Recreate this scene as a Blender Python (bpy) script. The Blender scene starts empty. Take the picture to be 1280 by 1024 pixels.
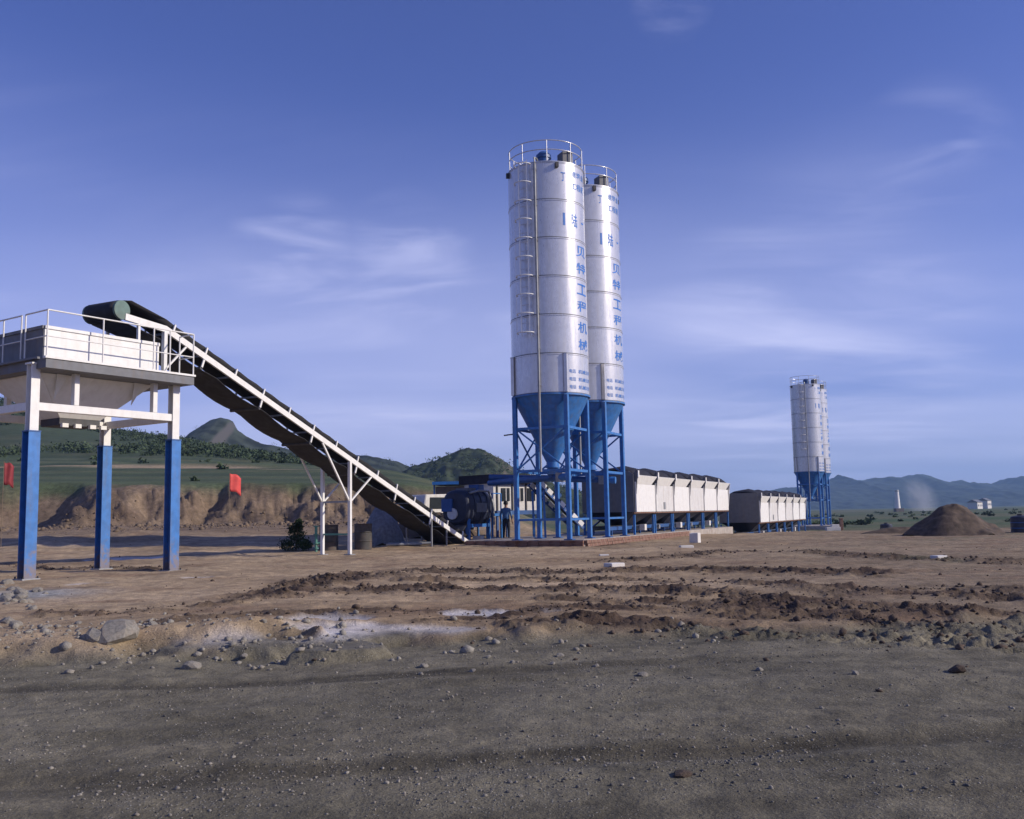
import bpy, bmesh, math, random
import numpy as np
from mathutils import Vector, Matrix, Euler

R = math.radians
scene = bpy.context.scene
col = scene.collection
random.seed(7)
rng = np.random.default_rng(7)

# ------------------------------------------------------------------ camera
FPX, CX, CY = 1200.0, 640.0, 512.0          # focal length and centre in photograph pixels
CAM_H, PITCH, ROLL = 1.28, math.atan(131 / 1200.0), R(1.1)
C0 = Vector((0, 0, CAM_H))
fwd = Vector((0, math.cos(PITCH), math.sin(PITCH)))
r0 = Vector((1, 0, 0)); u0 = Vector((0, -math.sin(PITCH), math.cos(PITCH)))
cam_r = r0 * math.cos(ROLL) - u0 * math.sin(ROLL)
cam_u = u0 * math.cos(ROLL) + r0 * math.sin(ROLL)
cd = bpy.data.cameras.new('camera'); cam = bpy.data.objects.new('camera', cd); col.objects.link(cam)
cd.sensor_width = 36.0; cd.lens = FPX / 1280.0 * 36.0; cd.clip_start = 0.05; cd.clip_end = 20000
m3 = Matrix((cam_r, cam_u, -fwd)).transposed()
cam.matrix_world = Matrix.Translation(C0) @ m3.to_4x4()
scene.camera = cam

# ------------------------------------------------------------------ sun and sky
SUN_AZ, SUN_EL = 100.0, 27.0
w = bpy.data.worlds.new('World'); scene.world = w; w.use_nodes = True
nt = w.node_tree; nt.nodes.clear()
def nd(tree, typ, **kw):
    n = tree.nodes.new(typ)
    for k, v in kw.items(): setattr(n, k, v)
    return n
def mathn(tree, op, a, b=None, c=None, clamp=False):
    n = nd(tree, 'ShaderNodeMath', operation=op, use_clamp=clamp)
    for i, v in enumerate((a, b, c)):
        if v is None: continue
        if isinstance(v, (int, float)): n.inputs[i].default_value = v
        else: tree.links.new(v, n.inputs[i])
    return n.outputs[0]
sky = nd(nt, 'ShaderNodeTexSky', sky_type='NISHITA', sun_disc=False)
sky.sun_elevation = R(SUN_EL); sky.sun_rotation = R(SUN_AZ)
sky.altitude = 300; sky.air_density = 1.0; sky.dust_density = 0.6; sky.ozone_density = 4.0
tc = nd(nt, 'ShaderNodeTexCoord')
sep = nd(nt, 'ShaderNodeSeparateXYZ'); nt.links.new(tc.outputs['Generated'], sep.inputs[0])
zz = mathn(nt, 'ADD', mathn(nt, 'MAXIMUM', sep.outputs[2], 0.0), 0.10)
ux = mathn(nt, 'DIVIDE', sep.outputs[0], zz); uy = mathn(nt, 'DIVIDE', sep.outputs[1], zz)
cmb = nd(nt, 'ShaderNodeCombineXYZ'); nt.links.new(ux, cmb.inputs[0]); nt.links.new(uy, cmb.inputs[1])
mp = nd(nt, 'ShaderNodeMapping'); nt.links.new(cmb.outputs[0], mp.inputs[0])
mp.inputs['Rotation'].default_value = (0, 0, R(28)); mp.inputs['Scale'].default_value = (0.55, 1.15, 1); mp.inputs['Location'].default_value = (1.7, 0.6, 0)
n1 = nd(nt, 'ShaderNodeTexNoise'); nt.links.new(mp.outputs[0], n1.inputs['Vector'])
n1.inputs['Scale'].default_value = 1.1; n1.inputs['Detail'].default_value = 7; n1.inputs['Roughness'].default_value = 0.52; n1.inputs['Distortion'].default_value = 0.9
mp2 = nd(nt, 'ShaderNodeMapping'); nt.links.new(cmb.outputs[0], mp2.inputs[0])
mp2.inputs['Scale'].default_value = (0.30, 0.42, 1); mp2.inputs['Location'].default_value = (4.1, 2.3, 0)
n2 = nd(nt, 'ShaderNodeTexNoise'); nt.links.new(mp2.outputs[0], n2.inputs['Vector'])
n2.inputs['Scale'].default_value = 0.9; n2.inputs['Detail'].default_value = 3
def ramp(tree, src, lo, hi):
    n = nd(tree, 'ShaderNodeMapRange', interpolation_type='SMOOTHSTEP'); tree.links.new(src, n.inputs[0])
    n.inputs[1].default_value = lo; n.inputs[2].default_value = hi
    return n.outputs[0]
wisp = mathn(nt, 'MULTIPLY', ramp(nt, n1.outputs[0], 0.46, 0.80), ramp(nt, n2.outputs[0], 0.40, 0.66))
low = ramp(nt, sep.outputs[2], 0.46, 0.10)                 # cirrus is a thin far sheet: denser towards the horizon
veil = mathn(nt, 'ADD', mathn(nt, 'MULTIPLY', ramp(nt, n2.outputs[0], 0.30, 0.66), low), mathn(nt, 'MULTIPLY', ramp(nt, sep.outputs[2], 0.24, 0.02), 0.42))
def sky_spot(px, py, deg):                                  # a patch of cirrus lying in that direction of the sky
    d_ = (fwd * FPX + cam_r * (px - CX) + cam_u * (CY - py)).normalized()
    v_ = nd(nt, 'ShaderNodeVectorMath', operation='DOT_PRODUCT'); nt.links.new(tc.outputs['Generated'], v_.inputs[0]); v_.inputs[1].default_value = d_
    return ramp(nt, v_.outputs['Value'], math.cos(R(deg)), 1.0)
spots = mathn(nt, 'MAXIMUM', mathn(nt, 'MAXIMUM', sky_spot(370, 325, 4.5), sky_spot(510, 325, 4.5)), mathn(nt, 'MAXIMUM', mathn(nt, 'MULTIPLY', sky_spot(1165, 190, 4.5), 0.7), mathn(nt, 'MAXIMUM', sky_spot(840, 0, 2.5), mathn(nt, 'MULTIPLY', sky_spot(1060, 420, 11), 0.4))))
mp3 = nd(nt, 'ShaderNodeMapping'); nt.links.new(cmb.outputs[0], mp3.inputs[0])
mp3.inputs['Rotation'].default_value = (0, 0, R(35)); mp3.inputs['Scale'].default_value = (1.3, 2.4, 1)
n3 = nd(nt, 'ShaderNodeTexNoise'); nt.links.new(mp3.outputs[0], n3.inputs['Vector'])
n3.inputs['Scale'].default_value = 1.6; n3.inputs['Detail'].default_value = 7; n3.inputs['Roughness'].default_value = 0.5; n3.inputs['Distortion'].default_value = 0.8
tuft = mathn(nt, 'MULTIPLY', ramp(nt, n3.outputs[0], 0.42, 0.78), spots)
cl = mathn(nt, 'ADD', mathn(nt, 'ADD', mathn(nt, 'MULTIPLY', wisp, 0.30), mathn(nt, 'MULTIPLY', veil, 0.46)), mathn(nt, 'ADD', mathn(nt, 'MULTIPLY', tuft, 0.34), mathn(nt, 'MULTIPLY', mathn(nt, 'MULTIPLY', sky_spot(1010, 455, 11), ramp(nt, n1.outputs[0], 0.38, 0.66)), 0.30)), clamp=True)
tint = nd(nt, 'ShaderNodeMix', data_type='RGBA', blend_type='MULTIPLY'); tint.inputs[0].default_value = 1.0
nt.links.new(sky.outputs[0], tint.inputs[6]); tint.inputs[7].default_value = (0.80, 0.74, 1.30, 1)
mx = nd(nt, 'ShaderNodeMix', data_type='RGBA')
nt.links.new(cl, mx.inputs[0]); nt.links.new(tint.outputs[2], mx.inputs[6]); mx.inputs[7].default_value = (7.6, 7.8, 11.2, 1)
bg = nd(nt, 'ShaderNodeBackground'); bg.inputs['Strength'].default_value = 0.10
nt.links.new(mx.outputs[2], bg.inputs[0])
wo = nd(nt, 'ShaderNodeOutputWorld'); nt.links.new(bg.outputs[0], wo.inputs[0])

sd = bpy.data.lights.new('sun', 'SUN'); sd.energy = 4.6; sd.angle = R(0.53); sd.color = (1.0, 0.90, 0.76)
so = bpy.data.objects.new('sun', sd); col.objects.link(so)
sdir = Vector((math.sin(R(SUN_AZ)) * math.cos(R(SUN_EL)), math.cos(R(SUN_AZ)) * math.cos(R(SUN_EL)), math.sin(R(SUN_EL))))
so.rotation_euler = (-sdir).to_track_quat('-Z', 'Y').to_euler(); so.location = (30, -10, 40)
scene.view_settings.view_transform = 'Standard'; scene.view_settings.look = 'None'
scene.view_settings.exposure = 0.0; scene.view_settings.gamma = 1.0
scene.render.engine = 'CYCLES'
scene.cycles.max_bounces = 6; scene.cycles.volume_bounces = 1; scene.cycles.caustics_reflective = False; scene.cycles.caustics_refractive = False

# ------------------------------------------------------------------ photograph pixels to places
def ray(px, py):
    return (fwd * FPX + cam_r * (px - CX) + cam_u * (CY - py)).normalized()
def at(px, py, Y):
    d = ray(px, py); return C0 + d * (Y / d.y)
def gp(px, py, z=0.0):
    d = ray(px, py); return C0 + d * ((z - CAM_H) / d.z)
def on_plane(px, py, P, az):
    n = Vector((math.cos(R(az)), -math.sin(R(az)), 0)); d = ray(px, py)
    return C0 + d * ((P - C0).dot(n) / d.dot(n))
def hor(px): return 643.0 - 0.0192 * (px - 640.0)
def zat(px, py, Y): return at(px, py, Y).z

# ------------------------------------------------------------------ noise
def vnoise(x, y, seed=0):
    xi = np.floor(x); yi = np.floor(y); fx = x - xi; fy = y - yi
    xi = xi.astype(np.int64); yi = yi.astype(np.int64)
    def h(a, b):
        v = (a * 374761393 + b * 668265263 + seed * 974711) & 0xffffffff
        v = ((v ^ (v >> 13)) * 1274126177) & 0xffffffff
        v = ((v ^ (v >> 16)) * 2246822519) & 0xffffffff
        return ((v ^ (v >> 15)) & 0xffff) / 65535.0
    sx = fx * fx * (3 - 2 * fx); sy = fy * fy * (3 - 2 * fy)
    return (h(xi, yi) * (1 - sx) + h(xi + 1, yi) * sx) * (1 - sy) + (h(xi, yi + 1) * (1 - sx) + h(xi + 1, yi + 1) * sx) * sy
def fbm(x, y, seed=0, oct=4, gain=0.5):
    s = 0; a = 1; t = 0
    for o in range(oct):
        s = s + a * vnoise(x * 2 ** o + 17.3 * o, y * 2 ** o - 9.1 * o, seed + o); t += a; a *= gain
    return s / t * 2 - 1
def sst(a, b, x):
    t = np.clip((x - a) / (b - a), 0, 1); return t * t * (3 - 2 * t)

# ------------------------------------------------------------------ the lie of the land
def gxy(px, py, z=0.0):
    p = gp(px, py, z); return (p.x, p.y)
TRACKS = [([(330, 748), (430, 722), (560, 712), (700, 716), (800, 713), (960, 713), (1080, 719)], .85, 1.0),
          ([(440, 738), (600, 736), (760, 735), (900, 744), (1040, 758), (1160, 764), (1300, 772)], .75, 1.0),
          ([(60, 770), (150, 768), (260, 758), (420, 742), (520, 735)], .35, .7),
          ([(200, 782), (330, 770), (480, 764), (620, 762)], .30, .6),
          ([(560, 776), (700, 757), (880, 762), (980, 774)], .35, .8),
          ([(640, 780), (800, 778), (960, 786), (1100, 790), (1300, 802)], .40, 1.0),
          ([(760, 702), (900, 690), (1010, 690), (1100, 697), (1280, 705)], .8, .8),
          ([(1050, 742), (1160, 736), (1280, 742)], .5, .7),
          ([(1060, 770), (1180, 782), (1290, 792)], .5, .9),
          ([(520, 726), (640, 724), (800, 726), (960, 733), (1120, 742), (1290, 752)], .45, .9),
          ([(700, 747), (860, 752), (1000, 766), (1140, 778), (1290, 784)], .40, .95),
          ([(20, 705), (60, 712), (130, 708), (190, 712)], .35, .8)]
TRW = [([Vector(gxy(*p)) for p in pts], wd, st) for pts, wd, st in TRACKS]
PALE = [(400, 774, 34, 5), (455, 785, 60, 5.5), (520, 783, 45, 4), (610, 764, 42, 3), (330, 797, 55, 5), (430, 800, 32, 5),
        (165, 699, 26, 1.2), (110, 729, 16, 1.4), (240, 722, 14, 1.2)]
PALEW = []
for px, py, a, b in PALE:
    a *= 1.75; b *= 1.15
    c = Vector(gxy(px, py)); e = Vector(gxy(px + a, py)); f1 = Vector(gxy(px, py - b)); f2 = Vector(gxy(px, py + b))
    PALEW.append((c.x, (f1.y + f2.y) / 2, abs(e.x - c.x), abs(f1.y - f2.y) / 2))
def seg_dist(x, y, pts):
    best = np.full(x.shape, 1e9)
    for a, b in zip(pts[:-1], pts[1:]):
        d = b - a; L2 = d.length_squared
        t = np.clip(((x - a.x) * d.x + (y - a.y) * d.y) / L2, 0, 1)
        best = np.minimum(best, np.hypot(x - a.x - t * d.x, y - a.y - t * d.y))
    return best
def masks(x, y):
    wob = fbm(x * .9, y * .9, 50, 3) * .35
    mud = np.zeros(x.shape)
    for pts, wd, st in TRW:
        d = seg_dist(x, y, pts) + wob * (.6 + wd)
        mud = np.maximum(mud, st * (1 - sst(wd * .30, wd * 1.35, d)))
    mud = mud * sst(.18, .48, vnoise(x * .38, y * 1.5, 55) * .62 + vnoise(x * 2.3, y * 4.2, 56) * .38)
    pale = np.zeros(x.shape)
    wb = fbm(x * 1.6, y * 1.6, 60, 4) * .75
    for cx, cy, a, b in PALEW:
        d = np.sqrt(((x - cx) / a) ** 2 + ((y - cy) / b) ** 2) + wb
        pale = np.maximum(pale, 1 - sst(.65, 1.05, d))
    edge = 10.9 + .55 * fbm(x * .35, x * 0 + 3, 70, 3) + .05 * x + .5 * fbm(x * 1.5, y * 1.5, 71, 3)
    road = 1 - sst(-.35, .45, y - edge)
    return mud, pale, road, edge
CREST_PX = [-400, 0, 40, 60, 100, 130, 190, 240, 300, 380, 440, 520, 640, 700, 800]
CREST_PY = [472, 498, 509, 518, 527, 536, 546, 556, 569, 581, 588, 595, 606, 622, 640]
def H(x, y):
    x = np.asarray(x, float); y = np.asarray(y, float)
    mud, pale, road, edge = masks(x, y)
    near = np.clip(np.hypot(x, y) / 60, 0, 1)
    z = .05 * fbm(x * .25, y * .25, 1, 3) + (.035 + .03 * near) * fbm(x * 1.1, y * 1.1, 2, 4) * (1 - .5 * road)
    z = z - (.05 + .15 * sst(3, -3, x)) * road
    z = z + .012 * fbm(x * 6, y * 6, 4, 3)
    # lumpy ditch edge between road and yard
    lip = np.exp(-((y - edge - .35) / .55) ** 2)
    z = z + lip * (.05 + .16 * np.maximum(fbm(x * .8, y * 1.4, 9, 4), -.2)) * sst(2.5, -3, x) + lip * .05 * fbm(x * 2.2, y * 3.1, 10, 4, .65)
    # churned tracks
    z = z + mud * (.02 + .17 * fbm(x * 2.6, y * 3.6, 11, 5, .68))
    z = z * (1 - .8 * np.clip(pale, 0, 1)) - pale * .03
    # wheel ruts: pairs of tyre tracks along the road and across the yard
    for y0_, sl_, am in ((4.9, .03, .6), (5.75, .05, 1.0), (7.3, .05, 1.0), (8.9, .02, .9), (13.2, -.12, 1.2), (14.9, -.12, 1.2), (17.6, -.05, 1.4), (19.5, -.04, 1.4)):
        d = y - (y0_ + sl_ * x + .22 * fbm(x * .22, x * 0 + y0_, 32, 2)); am = am * sst(-.5, .2, fbm(x * .2, x * 0 + y0_ * 3, 40, 2))
        tw = .12 + .006 * y
        z = z - am * .020 * np.exp(-(d / tw) ** 2) + am * .012 * np.exp(-((np.abs(d) - 2 * tw) / (.7 * tw)) ** 2)
    ru = np.sin((y - .06 * x + .2 * fbm(x * .3, y * .3, 31, 2)) * 5.2)
    z = z + road * .008 * ru
    pad = sst(4, 9, np.hypot((x - 3) * .6, y - 44) - 10)   # levelled working yard
    # left: the yard climbs to a cut bank and a terraced hillside
    ys = np.maximum(y, 5.0); px = 640 + 1200 * x / ys
    lw = sst(700, 470, px) * sst(20, 40, y)
    z = z + lw * .95 * sst(30, 60, y)
    z = z + lw * sst(300, 120, px) * .22 * np.maximum(fbm(x * .5, y * .35, 13, 3) + .2, 0) * sst(33, 38, y) * (1 - sst(52, 60, y))
    bl = 63 + 3 * fbm(x * .09, x * 0, 14, 2) + 1.6 * fbm(x * .4, y * .2, 15, 3)
    bl = bl - 4.0 * np.exp(-((x + 28) / 3.2) ** 2) + 6 * np.exp(-((x + 33.2) / 2.2) ** 2)
    bl = bl + 2.4 * np.exp(-((x + 21.2) / .8) ** 2)
    bank = sst(0, 8.0, y - bl + 1.7 * fbm(x * .8, y * .8, 41, 5, .62))
    bt = 1.28 + (653 - 608) / 1200 * 66 - .95 + .45 * fbm(x * .18, y * .18, 16, 3)
    bt = bt * sst(760, 420, px)
    z = z + lw * bank * bt + lw * bank * (1 - bank) * 2.6 * fbm(x * .55 + y * .3, y * .5, 17, 5, .6) + lw * sst(.0, .2, bank) * .35 * fbm(x * .5, y * .5, 37, 4)
    crest = np.interp(px, CREST_PX, CREST_PY)
    row = np.where(y < 110, 606 - (y - 66) / 44 * 20, np.where(y < 190, 586 - (y - 110) / 80 * 22, 0))
    t = np.clip((y - 190) / 110, 0, 1); row = np.where(y >= 190, 564 + (crest - 564) * t, row)
    row = np.maximum(row, crest)
    hz = 1.28 + (hor(px) - row) / 1200 * y
    yb = np.maximum(y - 300, 0)
    hz = np.where(y > 300, (1.28 + (hor(px) - crest) / 1200 * 300) * np.exp(-yb / 260), hz)
    hz = hz + 1.2 * fbm(x * .05, y * .05, 18, 4) * sst(75, 140, y)
    hw = lw * sst(66, 72, y)
    z = z * (1 - hw) + np.maximum(hz, 0) * hw
    z = z - (1 - lw) * (.45 * sst(53, 62, y) + .5 * sst(62, 104, y)) * sst(1.0, 6.0, x)
    # plain: gentle swell far off
    far = sst(70, 260, y) * (1 - lw)
    z = z + far * .8 * fbm(x * .01, y * .01, 19, 3)
    return z
def h1(x, y): return float(H(np.array([x]), np.array([y]))[0])

# ------------------------------------------------------------------ materials
MATS = {}
def mat(name, c, rough=.6, metal=0.0, var=.14, scale=5.0, dirt=None, dirt_amt=.3, bump=0.0, spec=.5, streak=True):
    m = bpy.data.materials.new(name); m.use_nodes = True; t = m.node_tree
    b = t.nodes['Principled BSDF']; b.inputs['Roughness'].default_value = rough; b.inputs['Metallic'].default_value = metal
    b.inputs['Specular IOR Level'].default_value = spec
    tcn = nd(t, 'ShaderNodeTexCoord')
    n = nd(t, 'ShaderNodeTexNoise'); n.inputs['Scale'].default_value = scale; n.inputs['Detail'].default_value = 5
    t.links.new(tcn.outputs['Object'], n.inputs['Vector'])
    mixn = nd(t, 'ShaderNodeMix', data_type='RGBA'); t.links.new(ramp(t, n.outputs[0], .3, .7), mixn.inputs[0])
    mixn.inputs[6].default_value = tuple(v * (1 - var) for v in c) + (1,); mixn.inputs[7].default_value = tuple(min(v * (1 + var), .95) for v in c) + (1,)
    out = mixn.outputs[2]
    if dirt:
        mpn = nd(t, 'ShaderNodeMapping'); t.links.new(tcn.outputs['Object'], mpn.inputs[0])
        mpn.inputs['Scale'].default_value = (4, 4, .5) if streak else (1.6, 1.6, 1.6)
        n2_ = nd(t, 'ShaderNodeTexNoise'); n2_.inputs['Scale'].default_value = 1.5; n2_.inputs['Detail'].default_value = 6; n2_.inputs['Roughness'].default_value = .65
        t.links.new(mpn.outputs[0], n2_.inputs['Vector'])
        md = nd(t, 'ShaderNodeMix', data_type='RGBA')
        t.links.new(mathn(t, 'MULTIPLY', ramp(t, n2_.outputs[0], .45, .75), dirt_amt), md.inputs[0])
        t.links.new(out, md.inputs[6]); md.inputs[7].default_value = tuple(dirt) + (1,); out = md.outputs[2]
        rr = nd(t, 'ShaderNodeMapRange'); t.links.new(n2_.outputs[0], rr.inputs[0])
        rr.inputs[1].default_value = .3; rr.inputs[2].default_value = .8; rr.inputs[3].default_value = rough * .85; rr.inputs[4].default_value = min(rough * 1.5, 1)
        t.links.new(rr.outputs[0], b.inputs['Roughness'])
    t.links.new(out, b.inputs['Base Color'])
    if bump:
        bn = nd(t, 'ShaderNodeBump'); bn.inputs['Strength'].default_value = bump; bn.inputs['Distance'].default_value = .02
        n3 = nd(t, 'ShaderNodeTexNoise'); n3.inputs['Scale'].default_value = scale * 6; n3.inputs['Detail'].default_value = 4
        t.links.new(tcn.outputs['Object'], n3.inputs['Vector']); t.links.new(n3.outputs[0], bn.inputs['Height']); t.links.new(bn.outputs[0], b.inputs['Normal'])
    MATS[name] = m; return m
RUST = (.16, .085, .05); DUST = (.30, .23, .17)
mat('white_paint', (.74, .73, .70), .42, var=.04, dirt=DUST, dirt_amt=.16)
sp = mat('silo_paint', (.58, .575, .585), .27, metal=.38, var=.05, spec=1.0, dirt=(.40, .38, .36), dirt_amt=.25)
sp.node_tree.nodes['Principled BSDF'].inputs['Coat Weight'].default_value = .7; sp.node_tree.nodes['Principled BSDF'].inputs['Coat Roughness'].default_value = .22
mat('white_paint_dull', (.62, .61, .59), .5, var=.06, dirt=DUST, dirt_amt=.35)
mat('blue_paint', (.034, .160, .44), .42, var=.14, dirt=(.13, .14, .17), dirt_amt=.45)
mat('deep_blue_paint', (.020, .085, .26), .45, var=.15, dirt=(.12, .11, .11), dirt_amt=.35)
mat('lettering_blue', (.02, .15, .52), .5, var=.05)
mat('navy_dark', (.016, .022, .048), .5, var=.2, dirt=(.05, .045, .045), dirt_amt=.35, streak=False)
def leg_mat():
    m = mat('leg_blue', (.034, .160, .44), .45, var=.14, dirt=(.13, .14, .17), dirt_amt=.45); t = m.node_tree; b = t.nodes['Principled BSDF']
    src = b.inputs['Base Color'].links[0].from_socket; g = nd(t, 'ShaderNodeNewGeometry'); sx_ = nd(t, 'ShaderNodeSeparateXYZ'); t.links.new(g.outputs['Position'], sx_.inputs[0])
    n = nd(t, 'ShaderNodeTexNoise'); n.inputs['Scale'].default_value = 9; n.inputs['Detail'].default_value = 6; t.links.new(g.outputs['Position'], n.inputs['Vector'])
    f = ramp(t, mathn(t, 'ADD', mathn(t, 'MULTIPLY', n.outputs[0], 1.1), mathn(t, 'MULTIPLY', sx_.outputs[2], -.55)), .15, .55)   # mud splashed up from the yard
    a = nd(t, 'ShaderNodeMix', data_type='RGBA'); t.links.new(mathn(t, 'MULTIPLY', f, .75), a.inputs[0]); t.links.new(src, a.inputs[6]); a.inputs[7].default_value = (.23, .165, .11, 1)
    n5 = nd(t, 'ShaderNodeTexNoise'); n5.inputs['Scale'].default_value = 14; n5.inputs['Detail'].default_value = 7; n5.inputs['Roughness'].default_value = .7; t.links.new(g.outputs['Position'], n5.inputs['Vector'])
    c = nd(t, 'ShaderNodeMix', data_type='RGBA'); t.links.new(ramp(t, n5.outputs[0], .66, .72), c.inputs[0]); t.links.new(a.outputs[2], c.inputs[6]); c.inputs[7].default_value = (.11, .055, .03, 1)
    t.links.new(c.outputs[2], b.inputs['Base Color'])
leg_mat()
mat('rubber', (.022, .022, .027), .75, var=.25, dirt=(.05, .045, .042), dirt_amt=.3, streak=False)
mat('dark_steel', (.045, .047, .055), .55, var=.25, dirt=RUST, dirt_amt=.3, streak=False)
mat('grey_steel', (.30, .31, .32), .45, .3, var=.12, dirt=RUST, dirt_amt=.2)
mat('grey_panel', (.135, .14, .155), .55, var=.1, dirt=DUST, dirt_amt=.25)
mat('drum_green', (.10, .17, .15), .5, var=.15, dirt=RUST, dirt_amt=.35, streak=False)
mat('concrete', (.36, .32, .28), .9, var=.12, scale=3, dirt=(.22, .15, .11), dirt_amt=.6, bump=.3, streak=False)
mat('brick_red', (.20, .105, .075), .9, var=.25, dirt=(.2, .155, .12), dirt_amt=.7, bump=.3, streak=False)
mat('tarp_dark', (.020, .021, .032), .8, var=.2, spec=.2, dirt=(.06, .055, .055), dirt_amt=.3, streak=False)
mat('flag_red_shaded', (.24, .03, .035), .75, var=.1)  # red flag cloth with shadow put into its colour
mat('flag_red', (.62, .07, .06), .7, var=.08)
mat('pole_wood', (.2, .15, .1), .8)
mat('old_barrel', (.075, .07, .065), .7, .2, var=.25, dirt=RUST, dirt_amt=.5, streak=False)
mat('mound_grey', (.17, .175, .19), .95, var=.2, scale=8, bump=.6)
mat('soil_dark', (.078, .054, .038), .98, var=.35, scale=4, bump=.8, dirt=(.12, .09, .065), dirt_amt=.5, streak=False)
mat('stone', (.24, .222, .19), .95, var=.22, scale=9, bump=.5, dirt=(.24, .18, .13), dirt_amt=.5, streak=False)
mat('stone_grey', (.115, .108, .094), .95, var=.3, scale=12, bump=.4)
mat('clod', (.085, .060, .044), 1.0, var=.3, scale=9, bump=.6)
mat('green_paint', (.08, .24, .19), .5, var=.1, dirt=RUST, dirt_amt=.3)
mat('skin', (.42, .25, .17), .6, var=.05); mat('shirt_blue', (.10, .21, .40), .85, var=.1); mat('trousers', (.03, .035, .05), .9); mat('hair', (.015, .013, .012), .7)
mat('glass_dark', (.03, .035, .04), .12, var=.1)
mat('block_white', (.62, .60, .57), .85, var=.08, dirt=DUST, dirt_amt=.3, streak=False)
mat('leaf', (.030, .052, .022), .7, var=.45, scale=1.5, spec=.2)
mat('leaf_far', (.060, .085, .048), .8, var=.5, scale=.4, spec=.1)
mat('bark', (.10, .075, .055), .9)
mat('roof_blue', (.04, .22, .55), .5, var=.08)
mat('mud_wall', (.21, .17, .14), .95, var=.15, dirt=(.12, .1, .09), dirt_amt=.4)
mat('field_green', (.06, .10, .04), .95, var=.3, scale=.05)
def rock_mat(name, green, rock, gscale=.02):
    m = bpy.data.materials.new(name); m.use_nodes = True; t = m.node_tree; b = t.nodes['Principled BSDF']
    b.inputs['Roughness'].default_value = .95; b.inputs['Specular IOR Level'].default_value = .1
    g = nd(t, 'ShaderNodeNewGeometry'); sp = nd(t, 'ShaderNodeSeparateXYZ'); t.links.new(g.outputs['Normal'], sp.inputs[0])
    n = nd(t, 'ShaderNodeTexNoise'); n.inputs['Scale'].default_value = gscale; n.inputs['Detail'].default_value = 9; n.inputs['Roughness'].default_value = .65
    t.links.new(g.outputs['Position'], n.inputs['Vector'])
    f = mathn(t, 'ADD', mathn(t, 'SUBTRACT', 1.0, sp.outputs[2]), mathn(t, 'SUBTRACT', n.outputs[0], .5))
    mx_ = nd(t, 'ShaderNodeMix', data_type='RGBA'); t.links.new(ramp(t, f, .18, .48), mx_.inputs[0])
    n4 = nd(t, 'ShaderNodeTexNoise'); n4.inputs['Scale'].default_value = gscale * 6; n4.inputs['Detail'].default_value = 6
    t.links.new(g.outputs['Position'], n4.inputs['Vector'])
    gm = nd(t, 'ShaderNodeMix', data_type='RGBA'); t.links.new(ramp(t, n4.outputs[0], .35, .65), gm.inputs[0])
    gm.inputs[6].default_value = tuple(v * .5 for v in green) + (1,); gm.inputs[7].default_value = tuple(v * 1.3 for v in green) + (1,)
    t.links.new(gm.outputs[2], mx_.inputs[6]); mx_.inputs[7].default_value = tuple(rock) + (1,)
    t.links.new(mx_.outputs[2], b.inputs['Base Color']); MATS[name] = m; return m
rock_mat('mountain_rock', (.044, .054, .040), (.085, .080, .074), .014)
rock_mat('hill_green', (.046, .060, .034), (.12, .10, .08), .028)
rock_mat('range_far', (.035, .05, .045), (.075, .078, .08), .006)

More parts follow.
